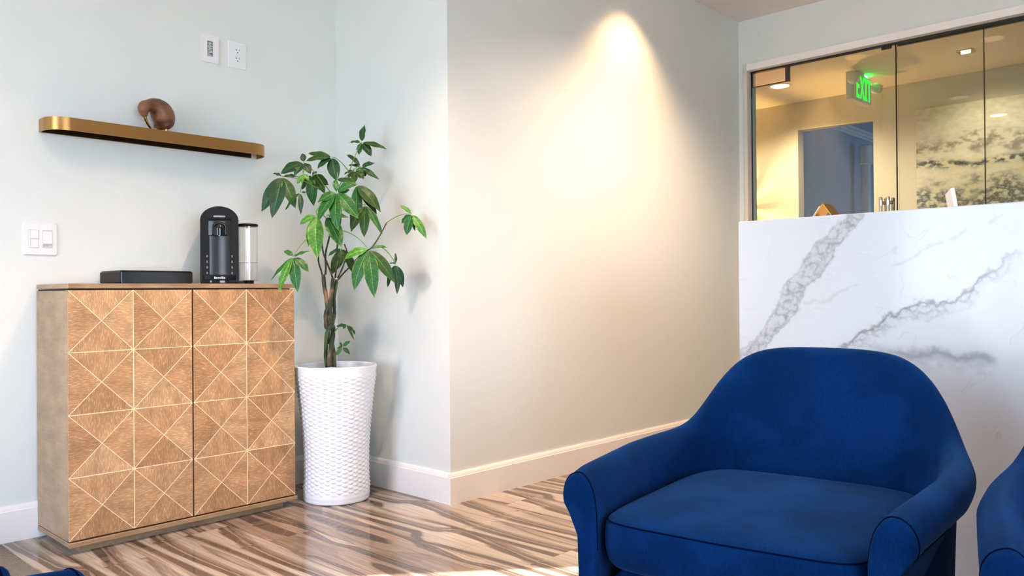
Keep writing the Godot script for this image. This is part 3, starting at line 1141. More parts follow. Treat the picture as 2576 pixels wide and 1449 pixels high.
	path.append(Vector2(sl, 0.0))
	var band := []
	for i in path.size():
		var d0: Vector2 = (path[mini(i + 1, path.size() - 1)] - path[maxi(i - 1, 0)]).normalized()
		var nn := Vector2(-d0.y, d0.x)
		if nn.dot(path[i] - Vector2(sl * 0.5, 0)) < 0:
			nn = -nn
		var q: Vector2 = path[i] - nn * 0.003
		band.append([path[i], q])
	var bm := MB.new()
	for f in [[0, 0, sh, 0], [1, 0, sh, 1], [0, sh, sh, 2], [0, 0, 0, 2]]:
		var ra := PackedVector3Array()
		var rb := PackedVector3Array()
		for q in band:
			if f[3] < 2:
				ra.append(V(q[f[0]].x, f[1], q[f[0]].y)); rb.append(V(q[f[0]].x, f[2], q[f[0]].y))
			else:
				ra.append(V(q[0].x, f[1], q[0].y)); rb.append(V(q[1].x, f[2], q[1].y))
		bm.grid([ra, rb], false, false, V(sl * 0.5, sh * 0.5, 0.03) if f[3] != 1 else V(sl * 0.5, sh * 0.5, 9.0))
	part("band", bm.mesh(), M.brass, s)
	var bo2 := PackedVector2Array()
	for q in band:
		bo2.append(q[1])
	var bd := MB.new()
	bd.xf = Transform3D(Basis(Vector3(1, 0, 0), Vector3(0, 0, 1), Vector3(0, 1, 0)), V(0, 0, 0))
	bd.slab(bo2, sh - 0.012, sh - 0.0005)
	part("board", bd.mesh(), M.bronze, s)
	var cl := part("mounting_cleat", bx(V(0.006, 0.0005, 0.0005), V(sl - 0.036, sh - 0.0125, 0.014), 0.001), M.bronze, s)
	for k in 6:
		var mm := MB.new()
		mm.slab(disc(Vector2(0.26 + k * 0.093, 0.012), 0.004, 12), 0.0135, 0.016)
		part("screw", mm.mesh(), M.slot, cl)
	# wooden kiwi bird
	bird()

func bird() -> void:
	var t := thing("bird_figurine", "carved brown wooden bird with a long curved beak on the brass shelf", "figurine", V(1.395, 1.514 + 0.0486, -3.315), 0.30)
	t.scale = Vector3.ONE * 1.2
	# balls along the body, joined as one smooth skin
	var balls := [[0.030, 0.058, 0.0, 0.0375], [0.022, 0.075, 0.0, 0.034], [0.005, 0.086, 0.0, 0.027], [0.042, 0.042, 0.0, 0.026], [-0.014, 0.089, 0.0, 0.0205], [-0.030, 0.084, 0.0, 0.0165], [-0.045, 0.079, 0.0, 0.0170], [-0.051, 0.069, 0.0, 0.0160], [-0.049, 0.058, 0.0, 0.0125], [-0.045, 0.048, 0.0, 0.0080], [0.030, 0.024, 0.015, 0.0135], [0.022, 0.022, -0.015, 0.0135]]
	part("body", skin(balls, 0.0042, 0.011), M.bird, t, V(0, 0.001, 0))
	var m := MB.new()
	var pts := []
	var rad := []
	for k in 9:
		var u := k / 8.0
		pts.append(V(-0.045 + 0.026 * u * u + 0.008 * u, 0.050 - 0.050 * u, 0.0))
		rad.append(lerpf(0.0064, 0.0026, u))
	m.tube(pts, rad, 12)
	part("beak", m.mesh(), M.gold, t)
	for z in [0.016, -0.016]:
		var l := MB.new()
		l.tube([V(0.030 if z > 0 else 0.016, 0.032, z), V(0.029 if z > 0 else 0.015, 0.014, z), V(0.028 if z > 0 else 0.014, 0.0, z)], [0.0056, 0.0048, 0.0046], 12)
		part("leg", l.mesh(), M.gold, t)

# surface nets over balls joined by a smooth minimum
func skin(balls: Array, cell: float, k: float) -> ArrayMesh:
	var lo := Vector3(9, 9, 9)
	var hi := -lo
	for b in balls:
		var c := V(b[0], b[1], b[2])
		lo = lo.min(c - Vector3.ONE * (b[3] + 3 * cell))
		hi = hi.max(c + Vector3.ONE * (b[3] + 3 * cell))
	var n := Vector3i(((hi - lo) / cell).ceil()) + Vector3i.ONE
	var f := PackedFloat32Array()
	f.resize(n.x * n.y * n.z)
	for z in n.z:
		for y in n.y:
			for x in n.x:
				var p := lo + V(x, y, z) * cell
				var s := 0.0
				for b in balls:
					s += exp(-(p.distance_to(V(b[0], b[1], b[2])) - b[3]) / (k * 0.35))
				f[x + n.x * (y + n.y * z)] = -log(maxf(s, 1e-30)) * k * 0.35
	var vert := {}
	var pos := PackedVector3Array()
	var nor := PackedVector3Array()
	for z in n.z - 1:
		for y in n.y - 1:
			for x in n.x - 1:
				var sum := Vector3()
				var cnt := 0
				var base := x + n.x * (y + n.y * z)
				for e in 12:
					var ax := e / 4
					var o := Vector3i()
					o[(ax + 1) % 3] = e & 1
					o[(ax + 2) % 3] = (e >> 1) & 1
					var o2 := o
					o2[ax] = 1
					var fa := f[base + o.x + n.x * (o.y + n.y * o.z)]
					var fb := f[base + o2.x + n.x * (o2.y + n.y * o2.z)]
					if (fa < 0) != (fb < 0):
						sum += Vector3(o).lerp(Vector3(o2), fa / (fa - fb))
						cnt += 1
				if cnt:
					vert[base] = pos.size()
					pos.append(lo + (V(x, y, z) + sum / cnt) * cell)
					var g := Vector3()
					for c in 8:
						var q := f[base + (c & 1) + n.x * (((c >> 1) & 1) + n.y * (c >> 2))]
						g += V((c & 1) * 2 - 1, ((c >> 1) & 1) * 2 - 1, (c >> 2) * 2 - 1) * q
					nor.append(g.normalized())
	var m := MB.new()
	var st := [1, n.x, n.x * n.y]
	for z in range(1, n.z - 1):
		for y in range(1, n.y - 1):
			for x in range(1, n.x - 1):
				var base := x + n.x * (y + n.y * z)
				for ax in 3:
					if (f[base] < 0) == (f[base + st[ax]] < 0):
						continue
					var d1: int = st[(ax + 1) % 3]
					var d2: int = st[(ax + 2) % 3]
					var q := [vert[base], vert[base - d1], vert[base - d1 - d2], vert[base - d2]]
					if f[base] > 0:
						q.reverse()
					for w in [[0, 1, 2], [0, 2, 3]]:
						m.tri(pos[q[w[0]]], pos[q[w[1]]], pos[q[w[2]]], nor[q[w[0]]], nor[q[w[1]]], nor[q[w[2]]])
	return m.mesh()

# ---------------------------------------------------------------- things on the cabinet
func cabinet_top_things() -> void:
	var top := 0.941
	var b := thing("storage_box", "flat black drawer box lying on the cabinet left of the coffee machine", "box", V(1.19, top, -3.153))
	part("body", bx(V(0, 0.002, -0.205), V(0.281, 0.050, 0), 0.005), M.black, b)
	part("front_panel", bx(V(0.004, 0.003, 0.0), V(0.277, 0.0465, 0.004), 0.0015), M.gloss, b)
	part("lid", bx(V(0.006, 0.050, -0.200), V(0.274, 0.0525, -0.004), 0.001), M.grey, b)
	# coffee machine, turned to the room
	var t := thing("coffee_machine", "black capsule coffee machine with arched top and clear water tank", "coffee machine", V(1.600, top, -3.185), deg_to_rad(-27.0))
	# arched housing: side profile of the dome swept over its width
	var hw := 0.0735
	var arch := PackedVector2Array()
	arch.append(Vector2(-hw, 0.002))
	for k in 25:
		var a := PI * (1.0 - k / 24.0)
		arch.append(Vector2(cos(a) * hw, 0.2580 + sin(a) * 0.0575))
	arch.append(Vector2(hw, 0.002))
	var m := MB.new()
	var rows := []
	for st in [[-0.135, 0.80], [-0.130, 0.93], [-0.120, 0.985], [-0.10, 1.0], [0.075, 1.0], [0.085, 0.99], [0.089, 0.965]]:
		var row := PackedVector3Array()
		for q in arch:
			var cx := Vector2(0, 0.16)
			var v: Vector2 = cx + (q - cx) * Vector2(st[1], lerpf(st[1], 1.0, 0.4))
			v.y = maxf(v.y, 0.002)
			row.append(V(v.x, v.y, st[0]))
		rows.append(row)
	m.grid(rows, true, false)
	for e in [0, rows.size() - 1]:
		m.poly(Array(rows[e]), V(0, 0.16, 0))
	part("housing", m.mesh(), M.black, t)
	# dark seam under the dome, handle bar, recessed face
	part("dome_seam", bx(V(-hw - 0.0004, 0.2555, -0.09), V(hw + 0.0004, 0.2570, 0.0868)), M.gloss, t)
	var lever := MB.new()
	lever.slab(rrect(-0.046, 0.2590, 0.046, 0.2660, 0.003, 3), 0.088, 0.0935, 0.002)
	part("lever", lever.mesh(), M.grey, t)
	t.get_node("lever").material_override = M.black
	# bowed front: upper brewing head and lower column
	var bow := func(y0: float, y1: float, w: float, z: float, r: float) -> ArrayMesh:
		var q := MB.new()
		var rr := []
		for y in [y0, y0 + 0.001, y1 - 0.001, y1]:
			var row := PackedVector3Array()
			var ins := 0.0012 if y == y0 or y == y1 else 0.0
			for k in 21:
				var u := k / 10.0 - 1.0
				row.append(V(u * (w - ins), y, z - ins + r * (1.0 - u * u)))
			row.append(V(w - ins, y, z - 0.02)); row.append(V(-w + ins, y, z - 0.02))
			rr.append(row)
		q.grid(rr, true, false)
		q.poly(Array(rr[0]), V(0, (y0 + y1) * 0.5, z))
		q.poly(Array(rr[-1]), V(0, (y0 + y1) * 0.5, z))
		return q.mesh()
	var satin := mt(c8(24, 26, 30), 0.32, 0.0, 0.5)
	part("brew_head", bow.call(0.196, 0.2545, 0.0455, 0.088, 0.012), satin, t)
	part("front_column", bow.call(0.036, 0.1945, 0.0455, 0.086, 0.010), satin, t)
	# round-topped spout cover
	var so := PackedVector2Array()
	so.append(Vector2(-0.0285, 0.1965))
	for k in 17:
		var a := PI * (1.0 - k / 16.0)
		so.append(Vector2(cos(a) * 0.0285, 0.2245 + sin(a) * 0.0270))
	so.append(Vector2(0.0285, 0.1965))
	part("spout_surround", slabm(so, 0.092, 0.1035, 0.003), M.gloss, t)
	var dome := MB.new()
	var dr := []
	for i in 9:
		var a := PI * 0.5 * i / 8.0
		var row := PackedVector3Array()
		for k in 24:
			var b2 := PI * k / 23.0
			var r2 := 0.0235 * cos(a)
			row.append(V(cos(b2) * r2, 0.2225 + 0.0235 * sin(a), 0.098 + sin(b2) * r2 * 1.15))
		dr.append(row)
	var low := PackedVector3Array()
	for k in 24:
		var b2 := PI * k / 23.0
		low.append(V(cos(b2) * 0.0235, 0.1950, 0.098 + sin(b2) * 0.0270))
	dr.push_front(low)
	dome.grid(dr, false, false, V(0, 0.21, 0.098))
	part("spout_cover", dome.mesh(), M.gloss, t)
	var noz := MB.new()
	noz.lathe([Vector2(0.0003, 0.1905), Vector2(0.0040, 0.1910), Vector2(0.0050, 0.1960), Vector2(0.0003, 0.1962)], 16, V(0, 0, 0.113))
	part("nozzle", noz.mesh(), M.chrome, t)
	for s in [-1.0, 1.0]:
		for k in 4:
			part("tray_notch", bx(V(s * 0.0475 - 0.0022, 0.040 + k * 0.0225, 0.088), V(s * 0.0475 + 0.0022, 0.049 + k * 0.0225, 0.0905)), M.grey, t)
	part("drip_tray", bow.call(0.016, 0.035, 0.0640, 0.088, 0.016), M.black, t)
	part("foot", bow.call(0.0005, 0.0155, 0.040, 0.088, 0.008), M.gloss, t)
	var l1 := part("lettering", text("NESPRESSO", 0.0082), M.white, t, V(0, 0.2730, 0.0895))
	l1.rotation.x = -0.05
	part("lettering", text("Breville", 0.0118), M.white, t, V(0, 0.0245, 0.1046))
	# water tank
	var tc := V(0.112, 0, 0.02)
	var wt := MB.new()
	wt.lathe([Vector2(0.0005, 0.014), Vector2(0.036, 0.014), Vector2(0.0385, 0.017), Vector2(0.0385, 0.240), Vector2(0.0370, 0.240), Vector2(0.0370, 0.019), Vector2(0.0005, 0.016)], 40, tc)
	part("water_tank", wt.mesh(), M.clear, t)
	var wl := MB.new()
	wl.lathe([Vector2(0.0005, 0.018), Vector2(0.0362, 0.018), Vector2(0.0362, 0.088), Vector2(0.0355, 0.0886), Vector2(0.0005, 0.0886)], 40, tc)
	var water := mt(Color(0.80, 0.80, 0.80, 0.07), 0.02)
	water.transparency = BaseMaterial3D.TRANSPARENCY_ALPHA
	part("water", wl.mesh(), water, t)
	for y in [0.0145, 0.0880]:
		var rg := MB.new()
		rg.lathe([Vector2(0.0372, y), Vector2(0.0390, y), Vector2(0.0390, y + 0.0014), Vector2(0.0372, y + 0.0014), Vector2(0.0372, y)], 40, tc)
		part("tank_rim", rg.mesh(), M.grey, t)
	var ld := MB.new()
	ld.lathe([Vector2(0.0005, 0.2385), Vector2(0.0385, 0.2385), Vector2(0.0405, 0.242), Vector2(0.0405, 0.247), Vector2(0.038, 0.2495), Vector2(0.0005, 0.2500)], 40, tc)
	part("tank_lid", ld.mesh(), M.black, t)
	var bs := MB.new()
	bs.lathe([Vector2(0.0005, 0.0), Vector2(0.022, 0.0), Vector2(0.022, 0.0138), Vector2(0.0005, 0.0138)], 28, tc)
	part("tank_base", bs.mesh(), M.black, t)
	part("tank_arm", bx(V(0.055, 0.0, -0.05), V(0.10, 0.012, 0.04), 0.002), M.black, t)

# ---------------------------------------------------------------- planter and money tree
func planter() -> void:
	var at := V(2.048, 0, -3.012)
	var t := thing("planter", "tall white ceramic planter with a scaled wave relief", "planter", at)
	var prof := func(y: float) -> float:
		return polyx([[0.0, 0.1400], [0.012, 0.1455], [0.10, 0.1395], [0.20, 0.1390], [0.30, 0.1450], [0.40, 0.1550], [0.50, 0.1665], [0.565, 0.1765], [0.585, 0.1780]], y)
	var rows := []
	var seg := 264
	var NY := 190
	var lob := 18.0
	for j in NY + 1:
		var y := 0.004 + 0.572 * j / NY
		var row := PackedVector3Array()
		var r: float = (prof.call(y - 0.015) + prof.call(y) + prof.call(y + 0.015)) / 3.0
		var fade := smoothstep(0.03, 0.06, y) * (1.0 - smoothstep(0.535, 0.560, y))
		var ry := y / 0.0186
		for k in seg:
			var a := TAU * k / seg
			var u := a / TAU * lob
			# scales: each is a lens whose lower lip stands out
			var best := 0.0
			for half in 2:
				var uu := u + half * 0.5
				var yy := ry + half * 0.5
				var fx := fposmod(uu, 1.0) - 0.5
				var fy := fposmod(yy, 1.0)
				var span := 0.5 * (1.0 - absf(fx) * 2.0)
				var dlow := fy - (0.5 - span)
				var dhigh := (0.5 + span) - fy
				if dlow > 0.0 and dhigh > 0.0:
					best = maxf(best, span * 2.0 * minf(1.0, dlow / 0.22) * clampf(dhigh / (2.0 * span + 0.001), 0.0, 1.0))
			var rr := r + 0.0066 * best * fade
			row.append(V(cos(a) * rr, y, sin(a) * rr))
		rows.append(row)
	# foot and rim
	var ring := func(r: float, y: float) -> PackedVector3Array:
		var row := PackedVector3Array()
		for k in seg:
			var a := TAU * k / seg
			row.append(V(cos(a) * r, y, sin(a) * r))
		return row
	rows.push_front(ring.call(0.1370, 0.0))
	rows.push_front(ring.call(0.0005, 0.0))
	for q in [[0.1785, 0.5800], [0.1775, 0.5845], [0.1745, 0.5865], [0.1690, 0.5868], [0.1655, 0.5850], [0.1640, 0.5800], [0.1610, 0.5500], [0.1560, 0.5300], [0.0005, 0.5300]]:
		rows.append(ring.call(q[0], q[1]))
	var m := MB.new()
	m.grid(rows, true, false, V(0, 0.3, 0))
	part("pot", m.mesh(), M.ceramic, t)
	var so := MB.new()
	var sr := []
	var sn := noise(121, 9.0, 3)
	for j in 13:
		var row := PackedVector3Array()
		for k in 48:
			var a := TAU * k / 48.0
			var r := 0.1590 * j / 12.0 + 0.0003
			row.append(V(cos(a) * r, 0.556 + (0.010 * sn.get_noise_2d(cos(a) * r * 20.0, sin(a) * r * 20.0) if j < 12 else -0.004), sin(a) * r))
		sr.append(row)
	so.grid(sr, true, false, V(0, 0, 0))
	part("soil", so.mesh(), M.soil, t)
	var sc := MB.new()
	sc.ball(V(0.055, 0.562, 0.055), V(0.032, 0.012, 0.026), 18, 8)
	var bag := part("plastic_dish", sc.mesh(), M.clear, t)
	bag.set_meta("label", "small clear plastic dish on the soil")

func stem(t: Node, called: String, pts: Array, r: float, tone: int) -> void:
	# spline through the points
	var out := []
	var rad := []
	for i in pts.size() - 1:
		var p0: Vector3 = pts[maxi(i - 1, 0)]
		var p3: Vector3 = pts[mini(i + 2, pts.size() - 1)]
		for k in 4:
			out.append((pts[i] as Vector3).cubic_interpolate(pts[i + 1], p0, p3, k / 4.0))
	out.append(pts[-1])
	for i in out.size():
		rad.append(r * lerpf(1.08, 0.86, float(i) / out.size()) * (1.0 + 0.06 * sin(i * 1.7)))
	var m := MB.new()
	m.tube(out, rad, 10)
	part(called, m.mesh(), M["bark%d" % tone], t)

func blade(base: Vector3, tip: Vector3, width: float, hint: Vector3, droop: float) -> ArrayMesh:
	var d := tip - base
	var L := d.length()
	var f := d / L
	var up := (hint - f * hint.dot(f)).normalized()
	var side := f.cross(up).normalized()
	var rows := []
	var N := 18
	var ph := rng.randf() * TAU
	var tw := rng.randf_range(-0.25, 0.25)
	for i in N + 1:
		var v := i / float(N)
		var c := base + d * v + up * (droop * L * 4.0 * v * (1.0 - v)) + side * (0.03 * L * sin(v * PI) * sin(ph))
		var w := width * 0.5 * pow(sin(PI * pow(v, 0.82)), 0.85) * (1.0 if v < 0.93 else 0.85)
		if i == 0:
			w = 0.0012
		if i == N:
			w = 0.0003
		var row := PackedVector3Array()
		var s2 := side.rotated(f, tw * (v - 0.3))
		var u2 := up.rotated(f, tw * (v - 0.3))
		for k in 9:
			var u := k / 4.0 - 1.0
			var fold := 0.20 * absf(u) * w - 0.10 * u * u * w
			var quilt := 0.0011 * sin((v - absf(u) * 0.10) * TAU * 13.0) * sin(PI * absf(u)) * minf(1.0, w / 0.02)
			var wave := 0.0016 * sin(v * 14.0 + ph + (2.0 if u > 0 else 0.0)) * u * u
			row.append(c + s2 * (u * w) + u2 * (fold + quilt + wave))
		rows.append(row)
	var m := MB.new()
	m.grid(rows, false, false, base.lerp(tip, 0.5) - up * 10.0)
	return m.mesh()

func leaves(t: Node, hub: Vector3, from: Vector3, tone: int, tips: Array) -> void:
	var st := MB.new()
	var mid := from.lerp(hub, 0.55) + V(0, 0.02 + 0.05 * from.distance_to(hub), 0)
	var pts := []
	for k in 9:
		var u := k / 8.0
		pts.append(from.lerp(mid, u).lerp(mid.lerp(hub, u), u))
	st.tube(pts, [0.0024, 0.0022, 0.0020, 0.0018, 0.0017, 0.0016, 0.0016, 0.0016, 0.0018], 7)
	part("leaf_stalk", st.mesh(), M.stalk, t)
	var hint := V(-0.52, 0.62, 0.62).normalized()
	for q in tips:
		var tip: Vector3 = q[0]
		var d := tip - hub
		var b := hub + d.normalized() * minf(0.006, d.length() * 0.1)
		var h := (hint + V(rng.randf_range(-0.3, 0.3), rng.randf_range(-0.15, 0.25), rng.randf_range(-0.3, 0.3))).normalized()
		var tn := tone
		if rng.randf() < 0.25:
			tn = clampi(tone + (1 if rng.randf() < 0.5 else -1), 0, 3)
		part("leaf", blade(b, tip, q[1], h, rng.randf_range(0.05, 0.11)), M["leaf%d" % tn], t)

func plant() -> void:
	var t := thing("money_tree", "green money tree with braided trunk growing in the white planter", "plant")
	leaves(t, V(2.155,1.570,-2.956), V(2.082,1.414,-2.960), 1, [[V(2.164,1.647,-2.945), 0.035], [V(2.126,1.572,-3.015), 0.020], [V(2.217,1.536,-2.861), 0.030], [V(2.171,1.503,-2.910), 0.037], [V(2.145,1.514,-2.966), 0.026], [V(2.149,1.541,-2.991), 0.013]])
	leaves(t, V(2.139,1.459,-2.944), V(2.082,1.411,-2.960), 0, [[V(2.183,1.473,-2.897), 0.026], [V(2.182,1.399,-2.870), 0.028], [V(2.153,1.415,-2.929), 0.034], [V(2.112,1.518,-3.015), 0.022], [V(2.112,1.468,-3.001), 0.017]])
	leaves(t, V(2.096,1.437,-2.931), V(2.022,1.355,-2.951), 1, [[V(2.075,1.421,-2.982), 0.020], [V(2.076,1.402,-2.953), 0.020], [V(2.118,1.396,-2.894), 0.039], [V(2.087,1.382,-2.912), 0.033], [V(2.143,1.442,-2.911), 0.024]])
	leaves(t, V(1.993,1.486,-2.952), V(2.066,1.431,-2.934), 1, [[V(1.934,1.505,-3.043), 0.030], [V(1.900,1.463,-3.007), 0.052], [V(1.997,1.379,-2.919), 0.056], [V(1.923,1.427,-2.954), 0.033]])
	leaves(t, V(1.887,1.457,-3.006), V(1.985,1.358,-2.991), 0, [[V(1.896,1.499,-3.025), 0.026], [V(1.811,1.407,-3.058), 0.052], [V(1.898,1.406,-2.966), 0.039], [V(1.838,1.395,-3.000), 0.033]])
	leaves(t, V(1.804,1.392,-3.036), V(1.969,1.347,-3.007), 0, [[V(1.788,1.408,-3.082), 0.017], [V(1.734,1.244,-3.082), 0.064], [V(1.753,1.213,-3.032), 0.064], [V(1.831,1.255,-2.979), 0.053], [V(1.862,1.392,-3.004), 0.027]])
	leaves(t, V(1.853,1.401,-2.955), V(1.940,1.345,-3.010), 3, [[V(1.837,1.356,-2.972), 0.020], [V(1.844,1.357,-2.951), 0.016], [V(1.870,1.371,-2.937), 0.021], [V(1.862,1.421,-2.960), 0.009]])
	leaves(t, V(1.945,1.413,-3.032), V(2.018,1.327,-2.985), 1, [[V(1.951,1.277,-3.027), 0.050], [V(2.006,1.372,-2.997), 0.046], [V(1.984,1.330,-2.991), 0.038], [V(1.979,1.431,-3.040), 0.016], [V(1.931,1.352,-3.091), 0.033]])
	leaves(t, V(1.845,1.322,-2.964), V(1.880,1.386,-2.984), 1, [[V(1.797,1.248,-3.001), 0.024], [V(1.835,1.227,-2.946), 0.023], [V(1.881,1.319,-2.941), 0.017]])
	leaves(t, V(1.915,1.314,-2.803), V(1.976,1.409,-2.883), 2, [[V(1.928,1.371,-2.832), 0.026], [V(1.856,1.273,-2.851), 0.044], [V(1.844,1.191,-2.835), 0.057], [V(1.891,1.152,-2.757), 0.053], [V(1.958,1.203,-2.715), 0.058], [V(1.982,1.353,-2.761), 0.050], [V(1.964,1.326,-2.781), 0.031]])
	leaves(t, V(2.056,1.363,-2.858), V(2.034,1.305,-2.969), 1, [[V(2.039,1.162,-2.876), 0.052], [V(2.113,1.243,-2.769), 0.059], [V(2.020,1.392,-2.953), 0.043], [V(2.025,1.344,-2.919), 0.038], [V(2.132,1.238,-2.821), 0.038]])
	leaves(t, V(2.057,1.271,-2.799), V(2.037,1.259,-2.936), 1, [[V(2.014,1.158,-2.845), 0.045], [V(2.041,1.133,-2.788), 0.047], [V(2.105,1.147,-2.749), 0.034]])
	leaves(t, V(1.892,1.226,-2.916), V(1.992,1.216,-2.984), 3, [[V(1.842,1.184,-2.968), 0.035], [V(1.868,1.094,-2.941), 0.037], [V(1.866,1.042,-2.871), 0.065], [V(1.919,1.261,-2.930), 0.021]])
	leaves(t, V(1.899,1.218,-2.850), V(1.988,1.214,-2.959), 3, [[V(1.917,1.088,-2.774), 0.068], [V(1.934,1.156,-2.843), 0.036], [V(1.981,1.213,-2.807), 0.029]])
	leaves(t, V(2.011,1.080,-2.718), V(2.021,1.170,-2.924), 2, [[V(1.940,1.035,-2.793), 0.047], [V(1.952,0.908,-2.738), 0.058], [V(1.996,0.879,-2.662), 0.062], [V(2.079,0.938,-2.632), 0.052], [V(2.085,1.088,-2.683), 0.015]])
	leaves(t, V(2.144,1.020,-2.709), V(2.063,1.091,-2.706), 0, [[V(2.155,1.070,-2.726), 0.012], [V(2.127,0.923,-2.742), 0.032], [V(2.135,0.892,-2.690), 0.030], [V(2.165,0.922,-2.687), 0.033], [V(2.146,1.026,-2.750), 0.027]])
	leaves(t, V(2.205,1.234,-2.672), V(2.123,1.196,-2.744), 2, [[V(2.175,1.272,-2.718), 0.020], [V(2.183,1.142,-2.682), 0.046], [V(2.227,1.162,-2.678), 0.017], [V(2.234,1.126,-2.613), 0.035], [V(2.186,1.192,-2.722), 0.027]])
	leaves(t, V(1.769,1.049,-2.900), V(1.895,1.146,-2.942), 2, [[V(1.755,1.075,-2.944), 0.029], [V(1.821,1.072,-2.860), 0.017], [V(1.719,0.955,-2.983), 0.017], [V(1.720,0.904,-2.925), 0.042], [V(1.766,0.905,-2.861), 0.048], [V(1.808,0.985,-2.846), 0.037]])
	leaves(t, V(2.091,1.100,-3.026), V(2.048,0.971,-3.014), 1, [[V(2.060,1.062,-3.088), 0.019], [V(2.072,0.983,-3.076), 0.049], [V(2.071,1.010,-3.019), 0.034], [V(2.142,0.975,-3.002), 0.048]])
	leaves(t, V(2.046,0.764,-2.930), V(2.033,0.727,-3.002), 0, [[V(2.017,0.755,-2.961), 0.016], [V(2.031,0.744,-2.931), 0.014], [V(2.074,0.717,-2.901), 0.015], [V(2.070,0.695,-2.906), 0.011]])
	leaves(t, V(2.017,0.669,-2.918), V(2.032,0.633,-2.989), 1, [[V(2.014,0.689,-2.935), 0.010], [V(2.042,0.694,-2.891), 0.018], [V(2.008,0.662,-2.942), 0.010], [V(1.994,0.632,-2.928), 0.016], [V(2.034,0.638,-2.886), 0.018]])
	stem(t, "trunk", [V(2.023,0.576,-3.043), V(2.025,0.618,-3.055), V(2.014,0.669,-3.037), V(2.000,0.724,-3.008), V(2.009,0.748,-2.999), V(2.029,0.772,-3.006), V(2.045,0.800,-3.019), V(2.052,0.820,-3.026), V(2.050,0.878,-3.026), V(2.054,0.911,-3.023), V(2.059,0.960,-3.017)], 0.0085, 1)
	stem(t, "trunk", [V(2.015,0.579,-3.008), V(2.013,0.613,-3.009), V(2.019,0.670,-3.003), V(2.034,0.710,-3.015), V(2.047,0.746,-3.031), V(2.039,0.771,-3.039), V(2.023,0.747,-3.042), V(2.009,0.772,-3.027), V(2.003,0.813,-3.018), V(2.008,0.835,-3.014), V(2.009,0.886,-3.026), V(2.009,0.935,-3.040), V(2.007,0.983,-3.043)], 0.0105, 0)
	stem(t, "trunk", [V(2.038,0.577,-3.012), V(2.038,0.628,-3.012), V(2.039,0.668,-3.026), V(2.034,0.692,-3.045), V(2.032,0.730,-3.047), V(2.025,0.759,-3.025), V(2.017,0.788,-3.004), V(2.016,0.821,-3.005), V(2.024,0.878,-3.011), V(2.033,0.927,-3.015), V(2.036,0.966,-3.012)], 0.0095, 0)
	stem(t, "branch", [V(2.003,0.983,-3.047), V(2.000,1.001,-3.050), V(1.989,1.025,-3.047), V(1.975,1.051,-3.033), V(1.965,1.085,-3.014)], 0.0038, 2)
	stem(t, "branch", [V(2.013,0.982,-3.036), V(2.009,1.017,-3.026), V(2.002,1.057,-3.019), V(1.999,1.093,-3.006), V(1.994,1.127,-2.982), V(2.000,1.173,-2.976), V(2.003,1.225,-2.973)], 0.0042, 2)
	stem(t, "branch", [V(2.035,0.966,-3.013), V(2.028,0.997,-3.020), V(2.012,1.033,-3.022), V(1.991,1.069,-3.015), V(1.975,1.113,-3.003), V(1.973,1.161,-3.004)], 0.0038, 2)
	stem(t, "branch", [V(2.043,0.966,-3.005), V(2.045,1.005,-3.002), V(2.046,1.058,-3.001), V(2.044,1.106,-2.989), V(2.042,1.163,-2.975), V(2.043,1.231,-2.960), V(2.049,1.273,-2.967)], 0.0040, 2)
	stem(t, "branch", [V(2.056,0.966,-3.006), V(2.072,0.997,-3.003), V(2.089,1.038,-2.999), V(2.096,1.079,-2.991), V(2.082,1.116,-2.991)], 0.0032, 2)
	stem(t, "branch", [V(2.058,0.960,-3.004), V(2.038,0.985,-2.937), V(2.011,1.012,-2.849), V(2.010,1.064,-2.762), V(2.017,1.083,-2.712), V(2.065,1.119,-2.733), V(2.106,1.163,-2.748), V(2.124,1.196,-2.744)], 0.0030, 2)

